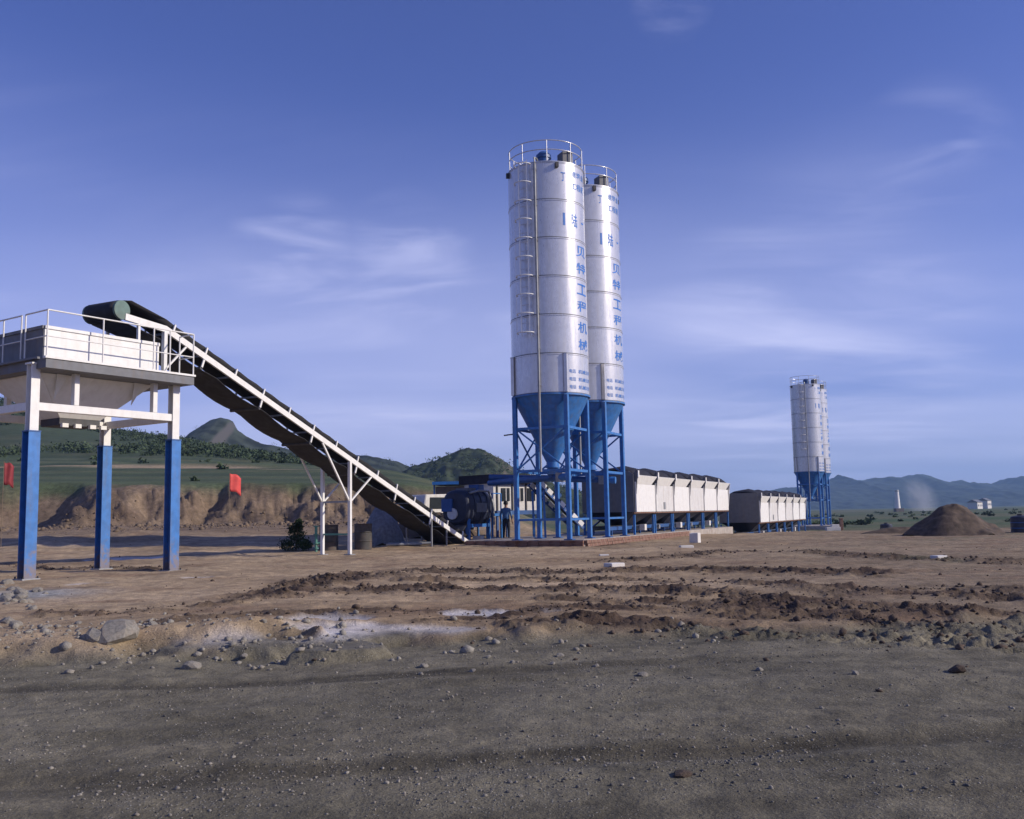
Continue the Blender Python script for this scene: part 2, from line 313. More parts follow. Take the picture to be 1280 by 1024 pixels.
def ground_material():
    m = bpy.data.materials.new('ground_soil'); m.use_nodes = True; t = m.node_tree; b = t.nodes['Principled BSDF']
    b.inputs['Specular IOR Level'].default_value = .25
    ca = nd(t, 'ShaderNodeVertexColor', layer_name='soil'); ka = nd(t, 'ShaderNodeVertexColor', layer_name='kind')
    ks = nd(t, 'ShaderNodeSeparateColor'); t.links.new(ka.outputs[0], ks.inputs[0])     # r gravel, g wet/pale, b vegetation
    g = nd(t, 'ShaderNodeNewGeometry')
    def noise(s, det=6, rg=.6):
        n = nd(t, 'ShaderNodeTexNoise'); n.inputs['Scale'].default_value = s; n.inputs['Detail'].default_value = det; n.inputs['Roughness'].default_value = rg
        t.links.new(g.outputs['Position'], n.inputs['Vector']); return n.outputs[0]
    a = noise(3.0, 8, .65); a2 = noise(.35, 5); a3 = noise(45, 3, .7)
    f = mathn(t, 'MULTIPLY', mathn(t, 'ADD', mathn(t, 'MULTIPLY', a, 1.9), .05), mathn(t, 'ADD', mathn(t, 'MULTIPLY', a2, 1.0), .5))
    f = mathn(t, 'MULTIPLY', f, mathn(t, 'ADD', mathn(t, 'MULTIPLY', a3, 1.3), .35))
    mu = nd(t, 'ShaderNodeVectorMath', operation='SCALE'); t.links.new(ca.outputs[0], mu.inputs[0]); t.links.new(f, mu.inputs['Scale'])
    # grit: pale and dark chips of crushed stone
    v = nd(t, 'ShaderNodeTexVoronoi'); v.inputs['Scale'].default_value = 55; t.links.new(g.outputs['Position'], v.inputs['Vector'])
    sv = nd(t, 'ShaderNodeSeparateColor'); t.links.new(v.outputs['Color'], sv.inputs[0])
    chip = mathn(t, 'MULTIPLY', ramp(t, sv.outputs[0], .72, .95), ramp(t, v.outputs['Distance'], .42, .22))
    chip = mathn(t, 'MULTIPLY', chip, mathn(t, 'MULTIPLY', ks.outputs[0], ramp(t, noise(1.3, 4), .40, .62)))
    mc = nd(t, 'ShaderNodeMix', data_type='RGBA'); t.links.new(mathn(t, 'MULTIPLY', chip, .95), mc.inputs[0]); t.links.new(mu.outputs[0], mc.inputs[6]); mc.inputs[7].default_value = (.42, .41, .37, 1)
    t.links.new(mc.outputs[2], b.inputs['Base Color'])
    r = mathn(t, 'SUBTRACT', .97, mathn(t, 'MULTIPLY', ks.outputs[1], .35)); t.links.new(r, b.inputs['Roughness'])
    bn = nd(t, 'ShaderNodeBump'); bn.inputs['Strength'].default_value = .9; bn.inputs['Distance'].default_value = .035
    hh = mathn(t, 'ADD', mathn(t, 'MULTIPLY', noise(11, 7, .7), 1.0), mathn(t, 'MULTIPLY', chip, .6))
    hh = mathn(t, 'ADD', hh, mathn(t, 'MULTIPLY', a3, .35))
    t.links.new(hh, bn.inputs['Height']); t.links.new(bn.outputs[0], b.inputs['Normal'])
    MATS['ground_soil'] = m; return m
ground_material()

# ------------------------------------------------------------------ mesh helpers
class MB:
    def __init__(s): s.v = []; s.f = []; s.sm = []
    def add(s, vs, fs, smooth=False):
        o = len(s.v); s.v += [Vector(v) for v in vs]; s.f += [tuple(i + o for i in f) for f in fs]; s.sm += [smooth] * len(fs); return s
    def box(s, c, d, rz=0.0, M=None):
        x, y, z = d[0] / 2, d[1] / 2, d[2] / 2
        vs = [Vector((a * x, b * y, e * z)) for a in (-1, 1) for b in (-1, 1) for e in (-1, 1)]
        q = Matrix.Rotation(rz, 3, 'Z') if M is None else M
        return s.add([q @ v + Vector(c) for v in vs], [(0, 1, 3, 2), (4, 6, 7, 5), (0, 4, 5, 1), (2, 3, 7, 6), (0, 2, 6, 4), (1, 5, 7, 3)])
    def bar(s, p, q, wd, ht=None, up=(0, 0, 1)):
        p = Vector(p); q = Vector(q); ht = ht or wd; d = (q - p); L = d.length; d = d / L
        upv = Vector(up)
        if abs(d.dot(upv)) > .98: upv = Vector((1, 0, 0))
        sx = d.cross(upv).normalized(); uz = sx.cross(d)
        vs = [e + sx * a * wd / 2 + uz * b * ht / 2 for e in (p, q) for a, b in ((-1, -1), (1, -1), (1, 1), (-1, 1))]
        return s.add(vs, [(0, 1, 2, 3)[::-1], (4, 5, 6, 7), (0, 1, 5, 4), (1, 2, 6, 5), (2, 3, 7, 6), (3, 0, 4, 7)])
    def tube(s, p, q, r, r2=None, n=12, cap=True):
        p = Vector(p); q = Vector(q); r2 = r if r2 is None else r2; d = (q - p).normalized()
        a = d.orthogonal().normalized(); b = d.cross(a)
        vs = [e + (a * math.cos(6.283185 * i / n) + b * math.sin(6.283185 * i / n)) * rr for e, rr in ((p, r), (q, r2)) for i in range(n)]
        s.add(vs, [(i, (i + 1) % n, n + (i + 1) % n, n + i) for i in range(n)], True)
        if cap: s.add(vs, [tuple(range(n))[::-1], tuple(range(n, 2 * n))])
        return s
    def lathe(s, prof, n=48, c=(0, 0, 0), a0=0.0, smooth=True):
        if len(prof) > 2:
            for e in range(len(prof) - 1): s.lathe(prof[e:e + 2], n, c, a0, smooth)
            return s
        vs = []; fs = []; k = len(prof); c = Vector(c)
        for i in range(n):
            a = a0 + 6.283185307 * i / n
            for r, z in prof: vs.append(c + Vector((r * math.cos(a), r * math.sin(a), z)))
        for i in range(n):
            j = (i + 1) % n
            for e in range(k - 1): fs.append((i * k + e, j * k + e, j * k + e + 1, i * k + e + 1))
        return s.add(vs, fs, smooth)
    def path(s, pts, r, n=6, closed=False):
        pts = [Vector(p) for p in pts]; vs = []; fs = []; N = len(pts)
        for i, p in enumerate(pts):
            d = (pts[(i + 1) % N] - pts[i - 1]) if (closed or 0 < i < N - 1) else (pts[1] - pts[0] if i == 0 else pts[-1] - pts[-2])
            d.normalize(); up = Vector((0, 0, 1)) if abs(d.z) < .9 else Vector((1, 0, 0))
            a = d.cross(up).normalized(); b = d.cross(a)
            for k in range(n): vs.append(p + (a * math.cos(6.2832 * k / n) + b * math.sin(6.2832 * k / n)) * r)
        for i in range(N if closed else N - 1):
            j = (i + 1) % N
            for k in range(n): fs.append((i * n + k, i * n + (k + 1) % n, j * n + (k + 1) % n, j * n + k))
        return s.add(vs, fs, True)
    def quadgrid(s, rows, smooth=False, thick=None):
        nr = len(rows); nc = len(rows[0])
        return s.add([p for r_ in rows for p in r_], [(i * nc + j, i * nc + j + 1, (i + 1) * nc + j + 1, (i + 1) * nc + j) for i in range(nr - 1) for j in range(nc - 1)], smooth)
    def plate(s, pts, th, nrm=None):
        pts = [Vector(p) for p in pts]; n = (pts[1] - pts[0]).cross(pts[2] - pts[0]).normalized() if nrm is None else Vector(nrm)
        k = len(pts); vs = [p + n * th / 2 for p in pts] + [p - n * th / 2 for p in pts]
        return s.add(vs, [tuple(range(k)), tuple(range(2 * k - 1, k - 1, -1))] + [(i, k + i, k + (i + 1) % k, (i + 1) % k) for i in range(k)])
    def build(s, name, m, parent=None, world=False, bevel=0.0):
        me = bpy.data.meshes.new(name); vs = s.v
        if world and parent is not None:
            inv = parent.matrix_basis.inverted(); vs = [inv @ v for v in vs]
        me.from_pydata([tuple(v) for v in vs], [], s.f)
        me.polygons.foreach_set('use_smooth', s.sm)
        me.materials.append(MATS[m] if isinstance(m, str) else m)
        bm = bmesh.new(); bm.from_mesh(me)
        bmesh.ops.recalc_face_normals(bm, faces=bm.faces); bm.to_mesh(me); bm.free(); me.update()
        o = bpy.data.objects.new(name, me); col.objects.link(o)
        if parent is not None: o.parent = parent
        if bevel:
            b = o.modifiers.new('bevel', 'BEVEL'); b.width = bevel; b.segments = 1; b.limit_method = 'ANGLE'
        return o
def thing(name, label, cat, loc=(0, 0, 0), az=0.0, group=None):
    o = bpy.data.objects.new(name, None); col.objects.link(o); o.empty_display_size = .3
    o.matrix_basis = Matrix.Translation(Vector(loc)) @ Matrix.Rotation(-R(az), 4, 'Z')
    return tag(o, label, cat, group)
def tag(o, label=None, cat=None, group=None, kind=None):
    if label: o['label'] = label
    if cat: o['category'] = cat
    if group: o['group'] = group
    if kind: o['kind'] = kind
    return o
def copy_tree(o, parent=None):
    c = o.copy(); col.objects.link(c); c.parent = parent
    for ch in list(o.children): copy_tree(ch, c)
    return c

# ================================================================== GROUND
def make_ground():
    r = np.concatenate([np.linspace(.05, 2.9, 12), np.geomspace(3.0, 62, 560), np.geomspace(62.8, 160, 115), np.geomspace(163, 7000, 110)])
    az = np.concatenate([np.linspace(-36, 36, 760), np.linspace(38.5, 321.5, 100)])
    az = np.radians(az); nr, na = len(r), len(az)
    X = np.outer(r, np.sin(az)).ravel(); Y = np.outer(r, np.cos(az)).ravel()
    Z = H(X, Y)
    mud, pale, road, edge = masks(X, Y)
    me = bpy.data.meshes.new('ground'); nv = nr * na
    me.vertices.add(nv); me.vertices.foreach_set('co', np.stack([X, Y, Z], 1).astype(np.float32).ravel())
    i = np.arange(nr - 1)[:, None]; j = np.arange(na)[None, :]; jn = (j + 1) % na
    q = np.stack([np.broadcast_to(i * na + j, (nr - 1, na)), np.broadcast_to((i + 1) * na + j, (nr - 1, na)), np.broadcast_to((i + 1) * na + jn, (nr - 1, na)), np.broadcast_to(i * na + jn, (nr - 1, na))], -1).reshape(-1, 4)[:, ::-1]
    nf = len(q); me.loops.add(nf * 4); me.loops.foreach_set('vertex_index', q.ravel().astype(np.int32))
    me.polygons.add(nf); me.polygons.foreach_set('loop_start', np.arange(0, nf * 4, 4, dtype=np.int32))
    me.polygons.foreach_set('use_smooth', np.ones(nf, bool)); me.update(calc_edges=True)
    c = lambda *v: np.array(v)[None, :]
    def lerp(a, b, t): return a * (1 - t[:, None]) + b * t[:, None]
    px = 640 + 1200 * X / np.maximum(Y, 5)
    n0 = fbm(X * .22, Y * .3, 21, 4); n1_ = fbm(X * .9, Y * 1.2, 22, 4)
    base = lerp(c(.285, .205, .122), c(.390, .292, .185), np.clip(.5 + n0, 0, 1))
    base = lerp(base, c(.46, .345, .225), np.clip(fbm(X * .10, Y * .9, 44, 4) * 2.2 - .25, 0, 1) * .75)
    base = lerp(base, c(.205, .158, .105), sst(700, 1150, px) * .75)               # greyer soil to the right
    base = lerp(base, c(.175, .106, .064), np.clip(n1_ * 1.6, 0, 1) * .6)
    base = lerp(base, c(.080, .054, .038), np.clip(mud * (1.0 + .5 * n1_), 0, 1))
    base = lerp(base, c(.60, .58, .57), np.clip(pale * (.72 + .5 * n1_), 0, 1) * .9)
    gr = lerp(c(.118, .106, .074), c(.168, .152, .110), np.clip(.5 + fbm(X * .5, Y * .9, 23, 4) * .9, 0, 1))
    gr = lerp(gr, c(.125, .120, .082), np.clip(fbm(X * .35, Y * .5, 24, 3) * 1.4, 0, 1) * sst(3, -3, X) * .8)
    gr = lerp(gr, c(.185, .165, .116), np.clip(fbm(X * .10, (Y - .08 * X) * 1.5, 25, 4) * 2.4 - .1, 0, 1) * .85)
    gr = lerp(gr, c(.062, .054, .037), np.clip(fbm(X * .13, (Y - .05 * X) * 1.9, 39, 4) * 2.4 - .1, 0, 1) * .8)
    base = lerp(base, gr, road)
    rub = np.exp(-(((X - gxy(20, 745)[0]) / 1.1) ** 2 + ((Y - gxy(20, 745)[1]) / 1.2) ** 2))
    base = lerp(base, c(.30, .295, .28), np.clip(rub * 1.4 + n1_ * .5 * rub, 0, 1))
    # bank, terraces, fields
    lw = sst(720, 500, px)
    base = lerp(base, lerp(c(.130, .092, .064), c(.200, .148, .103), np.clip(.5 + fbm(X * .6 + Y * .3, Y * .6, 38, 5, .6) * 1.3, 0, 1)), lw * sst(40, 56, Y) * .9)
    sl = Z
    veg = lw * sst(67, 70.5, Y + 1.5 * fbm(X * .3, Y * .3, 26, 3)) * sst(2.6, 3.3, Z + .5 * fbm(X * .5, Y * .5, 27, 3))
    green = lerp(c(.058, .085, .042), c(.088, .112, .058), np.clip(.5 + fbm(X * .03, Y * .06, 28, 4), 0, 1))
    green = lerp(green, c(.036, .055, .028), sst(130, 200, Y) * (.5 + .5 * np.clip(fbm(X * .03, Y * .03, 29, 3) + .4, 0, 1)))
    terr = np.sin(Y * .42 + 2.2 * fbm(X * .02, Y * .02, 42, 3)) * sst(72, 80, Y) * (1 - sst(210, 260, Y))
    green = lerp(green, c(.032, .050, .030), np.clip(terr * 1.2, 0, 1) * .55)
    green = lerp(green, c(.125, .115, .062), np.clip(-terr * 1.3 - .55, 0, 1) * .5)
    path_ = np.exp(-((Y - 112 - 4 * fbm(X * .02, X * 0, 33, 2)) / 3.2) ** 2) * sst(345, 300, px)
    path2 = np.exp(-((Y - 104) / 1.6) ** 2) * sst(315, 335, px) * sst(450, 400, px)
    green = lerp(green, c(.30, .235, .15), np.clip(path_ * 1.3 + path2 * .8, 0, 1))
    base = lerp(base, green, veg)
    plain = (1 - lw) * sst(62, 95, Y + 12 * fbm(X * .05, Y * .05, 34, 3))
    pg = lerp(c(.050, .085, .036), c(.12, .115, .065), np.clip(.4 + fbm(X * .012, Y * .03, 35, 4), 0, 1))
    base = lerp(base, pg, plain)
    weeds = np.clip(fbm(X * .6, Y * .8, 36, 4) * 2 - .5, 0, 1) * sst(850, 1150, px) * sst(16, 24, Y) * .55
    base = lerp(base, c(.085, .105, .055), weeds)
    kind = np.stack([np.clip(.18 + road * .82 + rub, 0, 1), np.clip(pale, 0, 1), np.clip(veg + plain, 0, 1)], 1)
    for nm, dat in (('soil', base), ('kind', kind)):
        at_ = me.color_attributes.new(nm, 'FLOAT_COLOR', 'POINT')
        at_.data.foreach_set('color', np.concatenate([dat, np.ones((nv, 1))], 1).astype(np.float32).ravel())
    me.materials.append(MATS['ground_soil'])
    o = bpy.data.objects.new('ground', me); col.objects.link(o)
    tag(o, 'bare churned earth yard with a grey gravel road in front', kind='structure')
make_ground()

# ------------------------------------------------------------------ hills and mountains
RIDGE = {}
def ridge(name, pts, Y, depth, m, label, rough=6.0, seed=0, nscale=.02, n=220, nd_=60, foot=0.0):
    xs = [p[0] for p in pts]; ys = [p[1] for p in pts]
    px = np.linspace(xs[0], xs[-1], n); py = np.interp(px, xs, ys)
    top = 1.28 + (hor(px) - py) / 1200 * Y
    t = np.linspace(-1, 1, nd_)
    rows = []
    P, T = np.meshgrid(px, t); TOP = np.broadcast_to(top, P.shape)
    YY = Y + T * depth; XX = (P - 640) / 1200 * (Y + T * depth * .25)
    prof = np.clip(1 - np.abs(T) ** 1.0, 0, 1); prof = prof * (.55 + .45 * prof)
    spur = fbm(XX * nscale, YY * nscale * .5, seed, 5, .55); rid = 1 - np.abs(fbm(XX * nscale * 1.7, YY * nscale * .5, seed + 9, 4)) * 2
    ZZ = TOP * prof * (1 + .35 * spur * (1 - prof)) + rough * (spur * .5 + rid * .35) * prof * (1 - prof) * 3 + rough * .18 * fbm(XX * nscale * 6, YY * nscale * 6, seed + 4, 4)
    ZZ = ZZ - (1 - prof) ** 6 * 8 + foot
    mb = MB(); V = np.stack([XX, YY, ZZ], -1)
    RIDGE[name] = V.reshape(-1, 3)
    mb.quadgrid([[tuple(v) for v in r_] for r_ in V], True)
    o = mb.build(name, m); return tag(o, label, kind='structure')
ridge('mountain', [(60, 600), (150, 575), (200, 560), (240, 546), (250, 533), (262, 524), (276, 520), (287, 523), (293, 535), (306, 545), (322, 552), (345, 556), (365, 562), (400, 566), (440, 569), (470, 571), (495, 577), (520, 586), (600, 600), (700, 620), (760, 640)],
      620, 260, 'mountain_rock', 'steep rocky grey peak beyond the green hillside', 9, 3, .018, n=420)
ridge('hill', [(380, 632), (430, 618), (480, 600), (515, 585), (535, 578), (556, 569), (575, 562), (590, 560), (604, 561), (618, 569), (640, 584), (680, 603), (740, 622), (800, 640)],
      420, 150, 'hill_green', 'rounded green hill rising behind the silos', 9, 31, .035, n=300, nd_=90)
ridge('mountain_range', [(760, 631), (860, 623), (940, 615), (1000, 608), (1030, 601), (1040, 597), (1046, 593), (1054, 596), (1062, 601), (1085, 599), (1105, 596), (1125, 597), (1141, 592), (1152, 594), (1170, 601), (1184, 604), (1196, 601), (1210, 606), (1222, 605), (1236, 607), (1250, 605), (1262, 600), (1270, 596), (1284, 600), (1300, 598), (1340, 606), (1420, 600), (1520, 609)],
      2600, 900, 'range_far', 'long hazy blue mountain range on the horizon', 30, 47, .006, n=520)

# ------------------------------------------------------------------ scrub on the hillside
def leaf_cloud(pts, sizes, nleaf, leaf, m, name, squash=.7):
    V = []; n_tot = 0
    for p, s in zip(pts, sizes):
        d = rng.normal(size=(nleaf, 3)); d /= np.linalg.norm(d, axis=1)[:, None]
        rad = s * rng.uniform(.45, 1.05, (nleaf, 1)) * (1 + .35 * np.sin(d[:, :1] * 5 + p[0]) * np.cos(d[:, 1:2] * 4 + p[1]))
        c = np.array(p) + d * rad * np.array([1, 1, squash]) + np.array([0, 0, s * squash * .7])
        a = rng.normal(size=(nleaf, 3)); b = rng.normal(size=(nleaf, 3))
        l = leaf * rng.uniform(.5, 1.3, (nleaf, 1))
        a = a / np.linalg.norm(a, axis=1)[:, None] * l; b = b / np.linalg.norm(b, axis=1)[:, None] * l
        V.append(np.stack([c - a * .5, c + b * .6, c + a * .5 - b * .3], 1).reshape(-1, 3))
    V = np.concatenate(V); k = len(V) // 3
    me = bpy.data.meshes.new(name); me.from_pydata(V.tolist(), [], np.arange(k * 3).reshape(-1, 3).tolist()); me.materials.append(MATS[m])
    o = bpy.data.objects.new(name, me); col.objects.link(o); return o
pts = []; szs = []
def hill_pt(px, Y):
    x = (px - 640) / 1200 * Y; return (x, Y)
for k in range(2600):
    Y = random.uniform(165, 300); px = random.uniform(-60, 400)
    x, y = hill_pt(px, Y)
    dens = float(fbm(np.array([x * .035]), np.array([y * .03]), 80, 3)[0])
    if dens * 1.4 + (Y - 215) / 200 < random.uniform(-.05, .5): continue
    pts.append((x, y)); szs.append(random.uniform(.5, 1.9))
for k in range(14):
    Y = random.uniform(70, 150); px = random.uniform(-40, 480); x, y = hill_pt(px, Y)
    pts.append((x, y)); szs.append(random.uniform(.25, .7))
for k in range(90):       # thickets on the plain to the right
    Y = random.uniform(110, 380); px = random.uniform(930, 1330); x, y = hill_pt(px, Y)
    pts.append((x, y)); szs.append(random.uniform(.3, .9))
rid_pts = []; rid_sz = []
for nm_, nn_, lo_, hi_ in (('hill', 650, .8, 2.2), ('mountain', 420, 1.2, 3.0)):
    V_ = RIDGE[nm_]; V_ = V_[(V_[:, 2] > 3)]
    for q_ in V_[rng.integers(0, len(V_), nn_)]: rid_pts.append((q_[0] + random.uniform(-2, 2), q_[1] + random.uniform(-2, 2), q_[2] - .6)); rid_sz.append(random.uniform(lo_, hi_))
zz_ = H(np.array([p[0] for p in pts]), np.array([p[1] for p in pts]))
o = leaf_cloud([(p[0], p[1], z_ - .2) for p, z_ in zip(pts, zz_)] + rid_pts, szs + rid_sz, 46, .6, 'leaf_far', 'hillside_scrub')
tag(o, 'dark green scrub and low trees over the terraced hillside', 'scrub', kind='stuff')

# ================================================================== FINISHED MATERIAL HOPPER
HAZ, HL, HW = 34.0, 3.85, 3.05
A_ = at(33, 720, 22.1); Az = h1(A_.x, A_.y)
hu = Vector((math.sin(R(HAZ)), math.cos(R(HAZ)), 0)); hn = Vector((math.cos(R(HAZ)), -math.sin(R(HAZ)), 0))
hc = Vector((A_.x, A_.y, 0)) + hu * HL / 2 - hn * HW / 2
hop = thing('storage_hopper', 'white steel storage hopper on tall blue and white legs under the conveyor head', 'hopper', (hc.x, hc.y, 0), HAZ)
zs = zat(33, 540, 22.1); zbeam = zat(33, 508, 22.1); ztop = zat(41, 456, 22.1); zlip = zat(60, 443, 21.6); zpan = zat(62, 404, 21.9); zrail = zat(60, 384, 21.6)
cx_, cy_ = HW / 2, HL / 2
for sx, sy in ((1, -1), (1, 1), (-1, 1), (-1, -1)):
    wx = hc + hn * sx * cx_ + hu * sy * cy_; g0 = h1(wx.x, wx.y) - .05
    def hbeam(z0, z1, b, tk):
        xs_ = [(-b, -b), (-b + tk, -b), (-b + tk, -tk / 2), (b - tk, -tk / 2), (b - tk, -b), (b, -b), (b, b), (b - tk, b), (b - tk, tk / 2), (-b + tk, tk / 2), (-b + tk, b), (-b, b)]
        m_ = MB(); k_ = len(xs_); X0, Y0 = sx * cx_, sy * cy_
        vs_ = [(X0 + x, Y0 + y, z) for z in (z0, z1) for x, y in xs_]
        m_.add(vs_, [(i, (i + 1) % k_, k_ + (i + 1) % k_, k_ + i) for i in range(k_)])
        for q in ((0, 1, 10, 11), (2, 3, 8, 9), (4, 5, 6, 7)): m_.add(vs_, [q, tuple(i + k_ for i in q)])
        return m_
    lg = hbeam(g0, zs, .14, .022).build('leg', 'leg_blue', hop)
    hbeam(zs, ztop, .105, .02).build('leg_extension', 'white_paint', lg)
    MB().box((sx * cx_, sy * cy_, zs + .012), (.30, .30, .03)).build('flange', 'deep_blue_paint', lg)
    MB().box((sx * cx_, sy * cy_, g0 + .06), (.42, .42, .04)).build('base_plate', 'grey_steel', lg)
    MB().box((sx * cx_, sy * cy_, g0 - .02), (.75, .70, .11), .05 * sx).build('footing', 'concrete', lg, bevel=.02)
    for bxx in (-.17, .17):
        for byy in (-.17, .17): MB().tube((sx * cx_ + bxx, sy * cy_ + byy, g0 + .07), (sx * cx_ + bxx, sy * cy_ + byy, g0 + .13), .02, n=6).build('bolt', 'dark_steel', lg)
    MB().box((sx * cx_, sy * cy_, ztop + .02), (.27, .27, .04)).build('head_plate', 'white_paint', lg)
for a, b in (((1, -1), (1, 1)), ((1, 1), (-1, 1)), ((-1, 1), (-1, -1)), ((-1, -1), (1, -1))):
    p = Vector((a[0] * cx_, a[1] * cy_, zbeam)); q = Vector((b[0] * cx_, b[1] * cy_, zbeam)); d = (q - p).normalized() * .098
    MB().bar(p + d, q - d, .15, .19).build('cross_beam', 'white_paint', hop, bevel=.008)
for sx in (1, -1):
    for y in (-cy_ + 1.05, cy_ - .62):
        MB().bar((sx * cx_, y, zbeam + .097), (sx * cx_, y, zlip - .26), .13, .15).build('post', 'white_paint', hop, bevel=.006)
OX = .62   # walkway overhang
MB().box((.1, .12, zlip - .15), (HW + OX * 1.3, HL + .24, .22)).build('platform', 'grey_panel', hop)
MB().box((cx_ + OX * .75 + .01, .12, zlip - .015), (.12, HL + .30, .05)).build('kick_plate', 'white_paint', hop)
MB().box((-.1, -cy_ - .05, zlip - .015), (HW + .7, .10, .05)).build('kick_plate', 'grey_panel', hop)  # lip on the sunless side, shade put into its grey
bx0, bx1, by0, by1 = -cx_ - .1, cx_ + .12, -cy_ + .16, cy_ - .60
for nm, p1, p2, mm in (('box_panel', (bx1, by0), (bx1, by1), 'white_paint'), ('box_panel', (bx1, by1), (bx0, by1), 'white_paint'), ('box_panel', (bx0, by1), (bx0, by0), 'white_paint'), ('box_panel', (bx0, by0), (bx1, by0), 'grey_panel')):  # left face greyed, its shade painted in; the other sides are white
    p1 = Vector((*p1, 0)); p2 = Vector((*p2, 0)); z0, z1 = zlip, zpan
    bp = MB().bar(p1 + Vector((0, 0, (z0 + z1) / 2)), p2 + Vector((0, 0, (z0 + z1) / 2)), .04, z1 - z0).build(nm, mm, hop)
    MB().bar(p1 + Vector((0, 0, z1 - .03)), p2 + Vector((0, 0, z1 - .03)), .1, .075).build('top_rim', mm, bp)
# hopper cone
t0 = [(cx_ - .30, -cy_ + .35), (cx_ - .30, cy_ - .45), (-cx_ + .2, cy_ - .45), (-cx_ + .2, -cy_ + .35)]
b0 = [(.42, -.60), (.42, .50), (-.42, .50), (-.42, -.60)]
zc0 = zlip - .26; zc1 = zbeam - .08
for k in range(4):
    a, b = k, (k + 1) % 4
    MB().plate([(*t0[a], zc0), (*t0[b], zc0), (*b0[b], zc1), (*b0[a], zc1)], .03).build('cone_plate', 'white_paint', hop)
MB().box((0, -.05, zc1 - .10), (.85, 1.1, .18)).build('discharge_gate', 'dark_steel', hop)
for y in (-.5, -.15, .25, .55):
    MB().box((.48, y, zc1 - .20), (.10, .16, .10)).build('gate_cylinder', 'white_paint', hop)
for y in (-1.2, .9):
    MB().plate([(cx_ - .25, y, zc0), (cx_ - .25 - .03, y + .3, zc0), (cx_ - .55, y + .12, zc0 - .55)], .02).build('gusset', 'white_paint', hop)
# handrails
def rail(pts, posts, m='white_paint', nm='handrail'):
    o = MB().path([(p[0], p[1], zrail) for p in pts], .019).build(nm, m, hop)
    MB().path([(p[0], p[1], zlip + (zrail - zlip) * .44) for p in pts], .015).build('mid_rail', m, o)
    for p in posts: MB().tube((p[0], p[1], zlip - .02), (p[0], p[1], zrail), .019, n=8).build('rail_post', m, o)
rx = cx_ + OX * .75 + .02; y0r, y1r = -cy_ + .02, cy_ + .22
rail([(rx, y0r), (rx, y1r)], [(rx, y0r + (y1r - y0r) * k) for k in (0, .35, .70, .82, 1)])
rail([(rx, y0r), (cx_ - .45, y0r)], [(cx_ - .45, y0r)])
rail([(rx, y1r), (cx_ - .1, y1r)], [(cx_ - .1, y1r)])
rail([(.90, y0r), (-rx, y0r), (-rx, y1r)], [(.90, y0r), (.1, y0r), (-rx, y0r), (-rx, 0), (-rx, y1r)])
MB().box((-cx_ + .5, -cy_ - .62, zlip - .02), (1.7, .55, .06)).build('step_plate', 'blue_paint', hop)

# ================================================================== INCLINED BELT CONVEYOR
CAZ = 27.0
S0 = at(437, 578, 32.9)
cu = Vector((math.sin(R(CAZ)), math.cos(R(CAZ)), 0)); cw = Vector((-math.cos(R(CAZ)), math.sin(R(CAZ)), 0))
N0 = on_plane(585, 679, S0, CAZ); N1 = on_plane(206, 411, S0, CAZ); N2 = on_plane(156, 396, S0, CAZ)
BW = 1.16
N0 = N0 + Vector((0, 0, .03))
conv = thing('belt_conveyor', 'long inclined belt conveyor with white side beams climbing to the storage hopper', 'conveyor', (N0.x, N0.y, h1(N0.x, N0.y)), CAZ)
cdir = (N1 - N0).normalized(); cl_ = (N1 - N0).length; cup = cdir.cross(cw).normalized()
if cup.z < 0: cup = -cup
def cpt(t, s=0.0, up=0.0): return N0 + cdir * t + cw * s + cup * up
for s in (0, BW):
    MB().bar(cpt(0, s), cpt(cl_, s), .07, .17, up=cup).build('side_beam', 'white_paint', conv, True)
    MB().bar(cpt(cl_ - .03, s), N2 + cw * s, .072, .172, up=cup).build('head_beam', 'white_paint', conv, True)
# belt: troughed carrying run, flat return run
HD = N2 + cw * BW / 2 - cu * .10 + Vector((0, 0, .16))          # head drum centre
rad = .25
prof = [(-.53, .30), (-.36, .17), (-.18, .13), (0, .12), (.18, .13), (.36, .17), (.53, .30)]
rows = []; NT = 46
for k in range(NT + 1):
    t = cl_ * k / NT; sag = .02 * abs(math.sin(k * math.pi / 2))
    rows.append([cpt(t, BW / 2 + a, b - sag) for a, b in prof])
for kk, (dx, fl) in enumerate(((.35, .6), (.0, 1.0))):
    c = HD + cu * dx + Vector((0, 0, rad + .012))
    rows.append([c + cw * a + Vector((0, 0, (b - .12) * (1 - fl) * .8)) for a, b in prof])
for k in range(1, 8):
    a_ = math.pi * k / 7
    rows.append([HD + cw * a * 1.0 + (-cu * math.sin(a_) + Vector((0, 0, math.cos(a_)))) * (rad + .012) for a, b in prof])
ret = MB().quadgrid(rows, True).build('belt', 'rubber', conv, True)
sm = ret.modifiers.new('solid', 'SOLIDIFY'); sm.thickness = .016
rows = [[HD + cw * a - Vector((0, 0, rad + .012)) for a, b in prof]]
for k in range(NT + 1):
    t = cl_ * (1 - k / NT); sag = .11 * abs(math.sin(k * math.pi / 5.75)) + .30
    rows.append([cpt(t, BW / 2 + a, -sag if t > .6 else -.2) for a, b in prof])
rb = MB().quadgrid(rows, True).build('return_belt', 'rubber', conv, True)
sm = rb.modifiers.new('solid', 'SOLIDIFY'); sm.thickness = .016
dr = MB().tube(HD - cw * .60, HD + cw * .60, rad, n=28).build('head_drum', 'drum_green', conv, True)
MB().tube(HD - cw * .72, HD + cw * .72, .05, n=10).build('shaft', 'dark_steel', dr, True)
dd = N0 + cw * BW / 2 + cdir * .2
MB().tube(dd - cw * .5, dd + cw * .5, .17, n=20).build('tail_drum', 'dark_steel', conv, True)
ni = 14
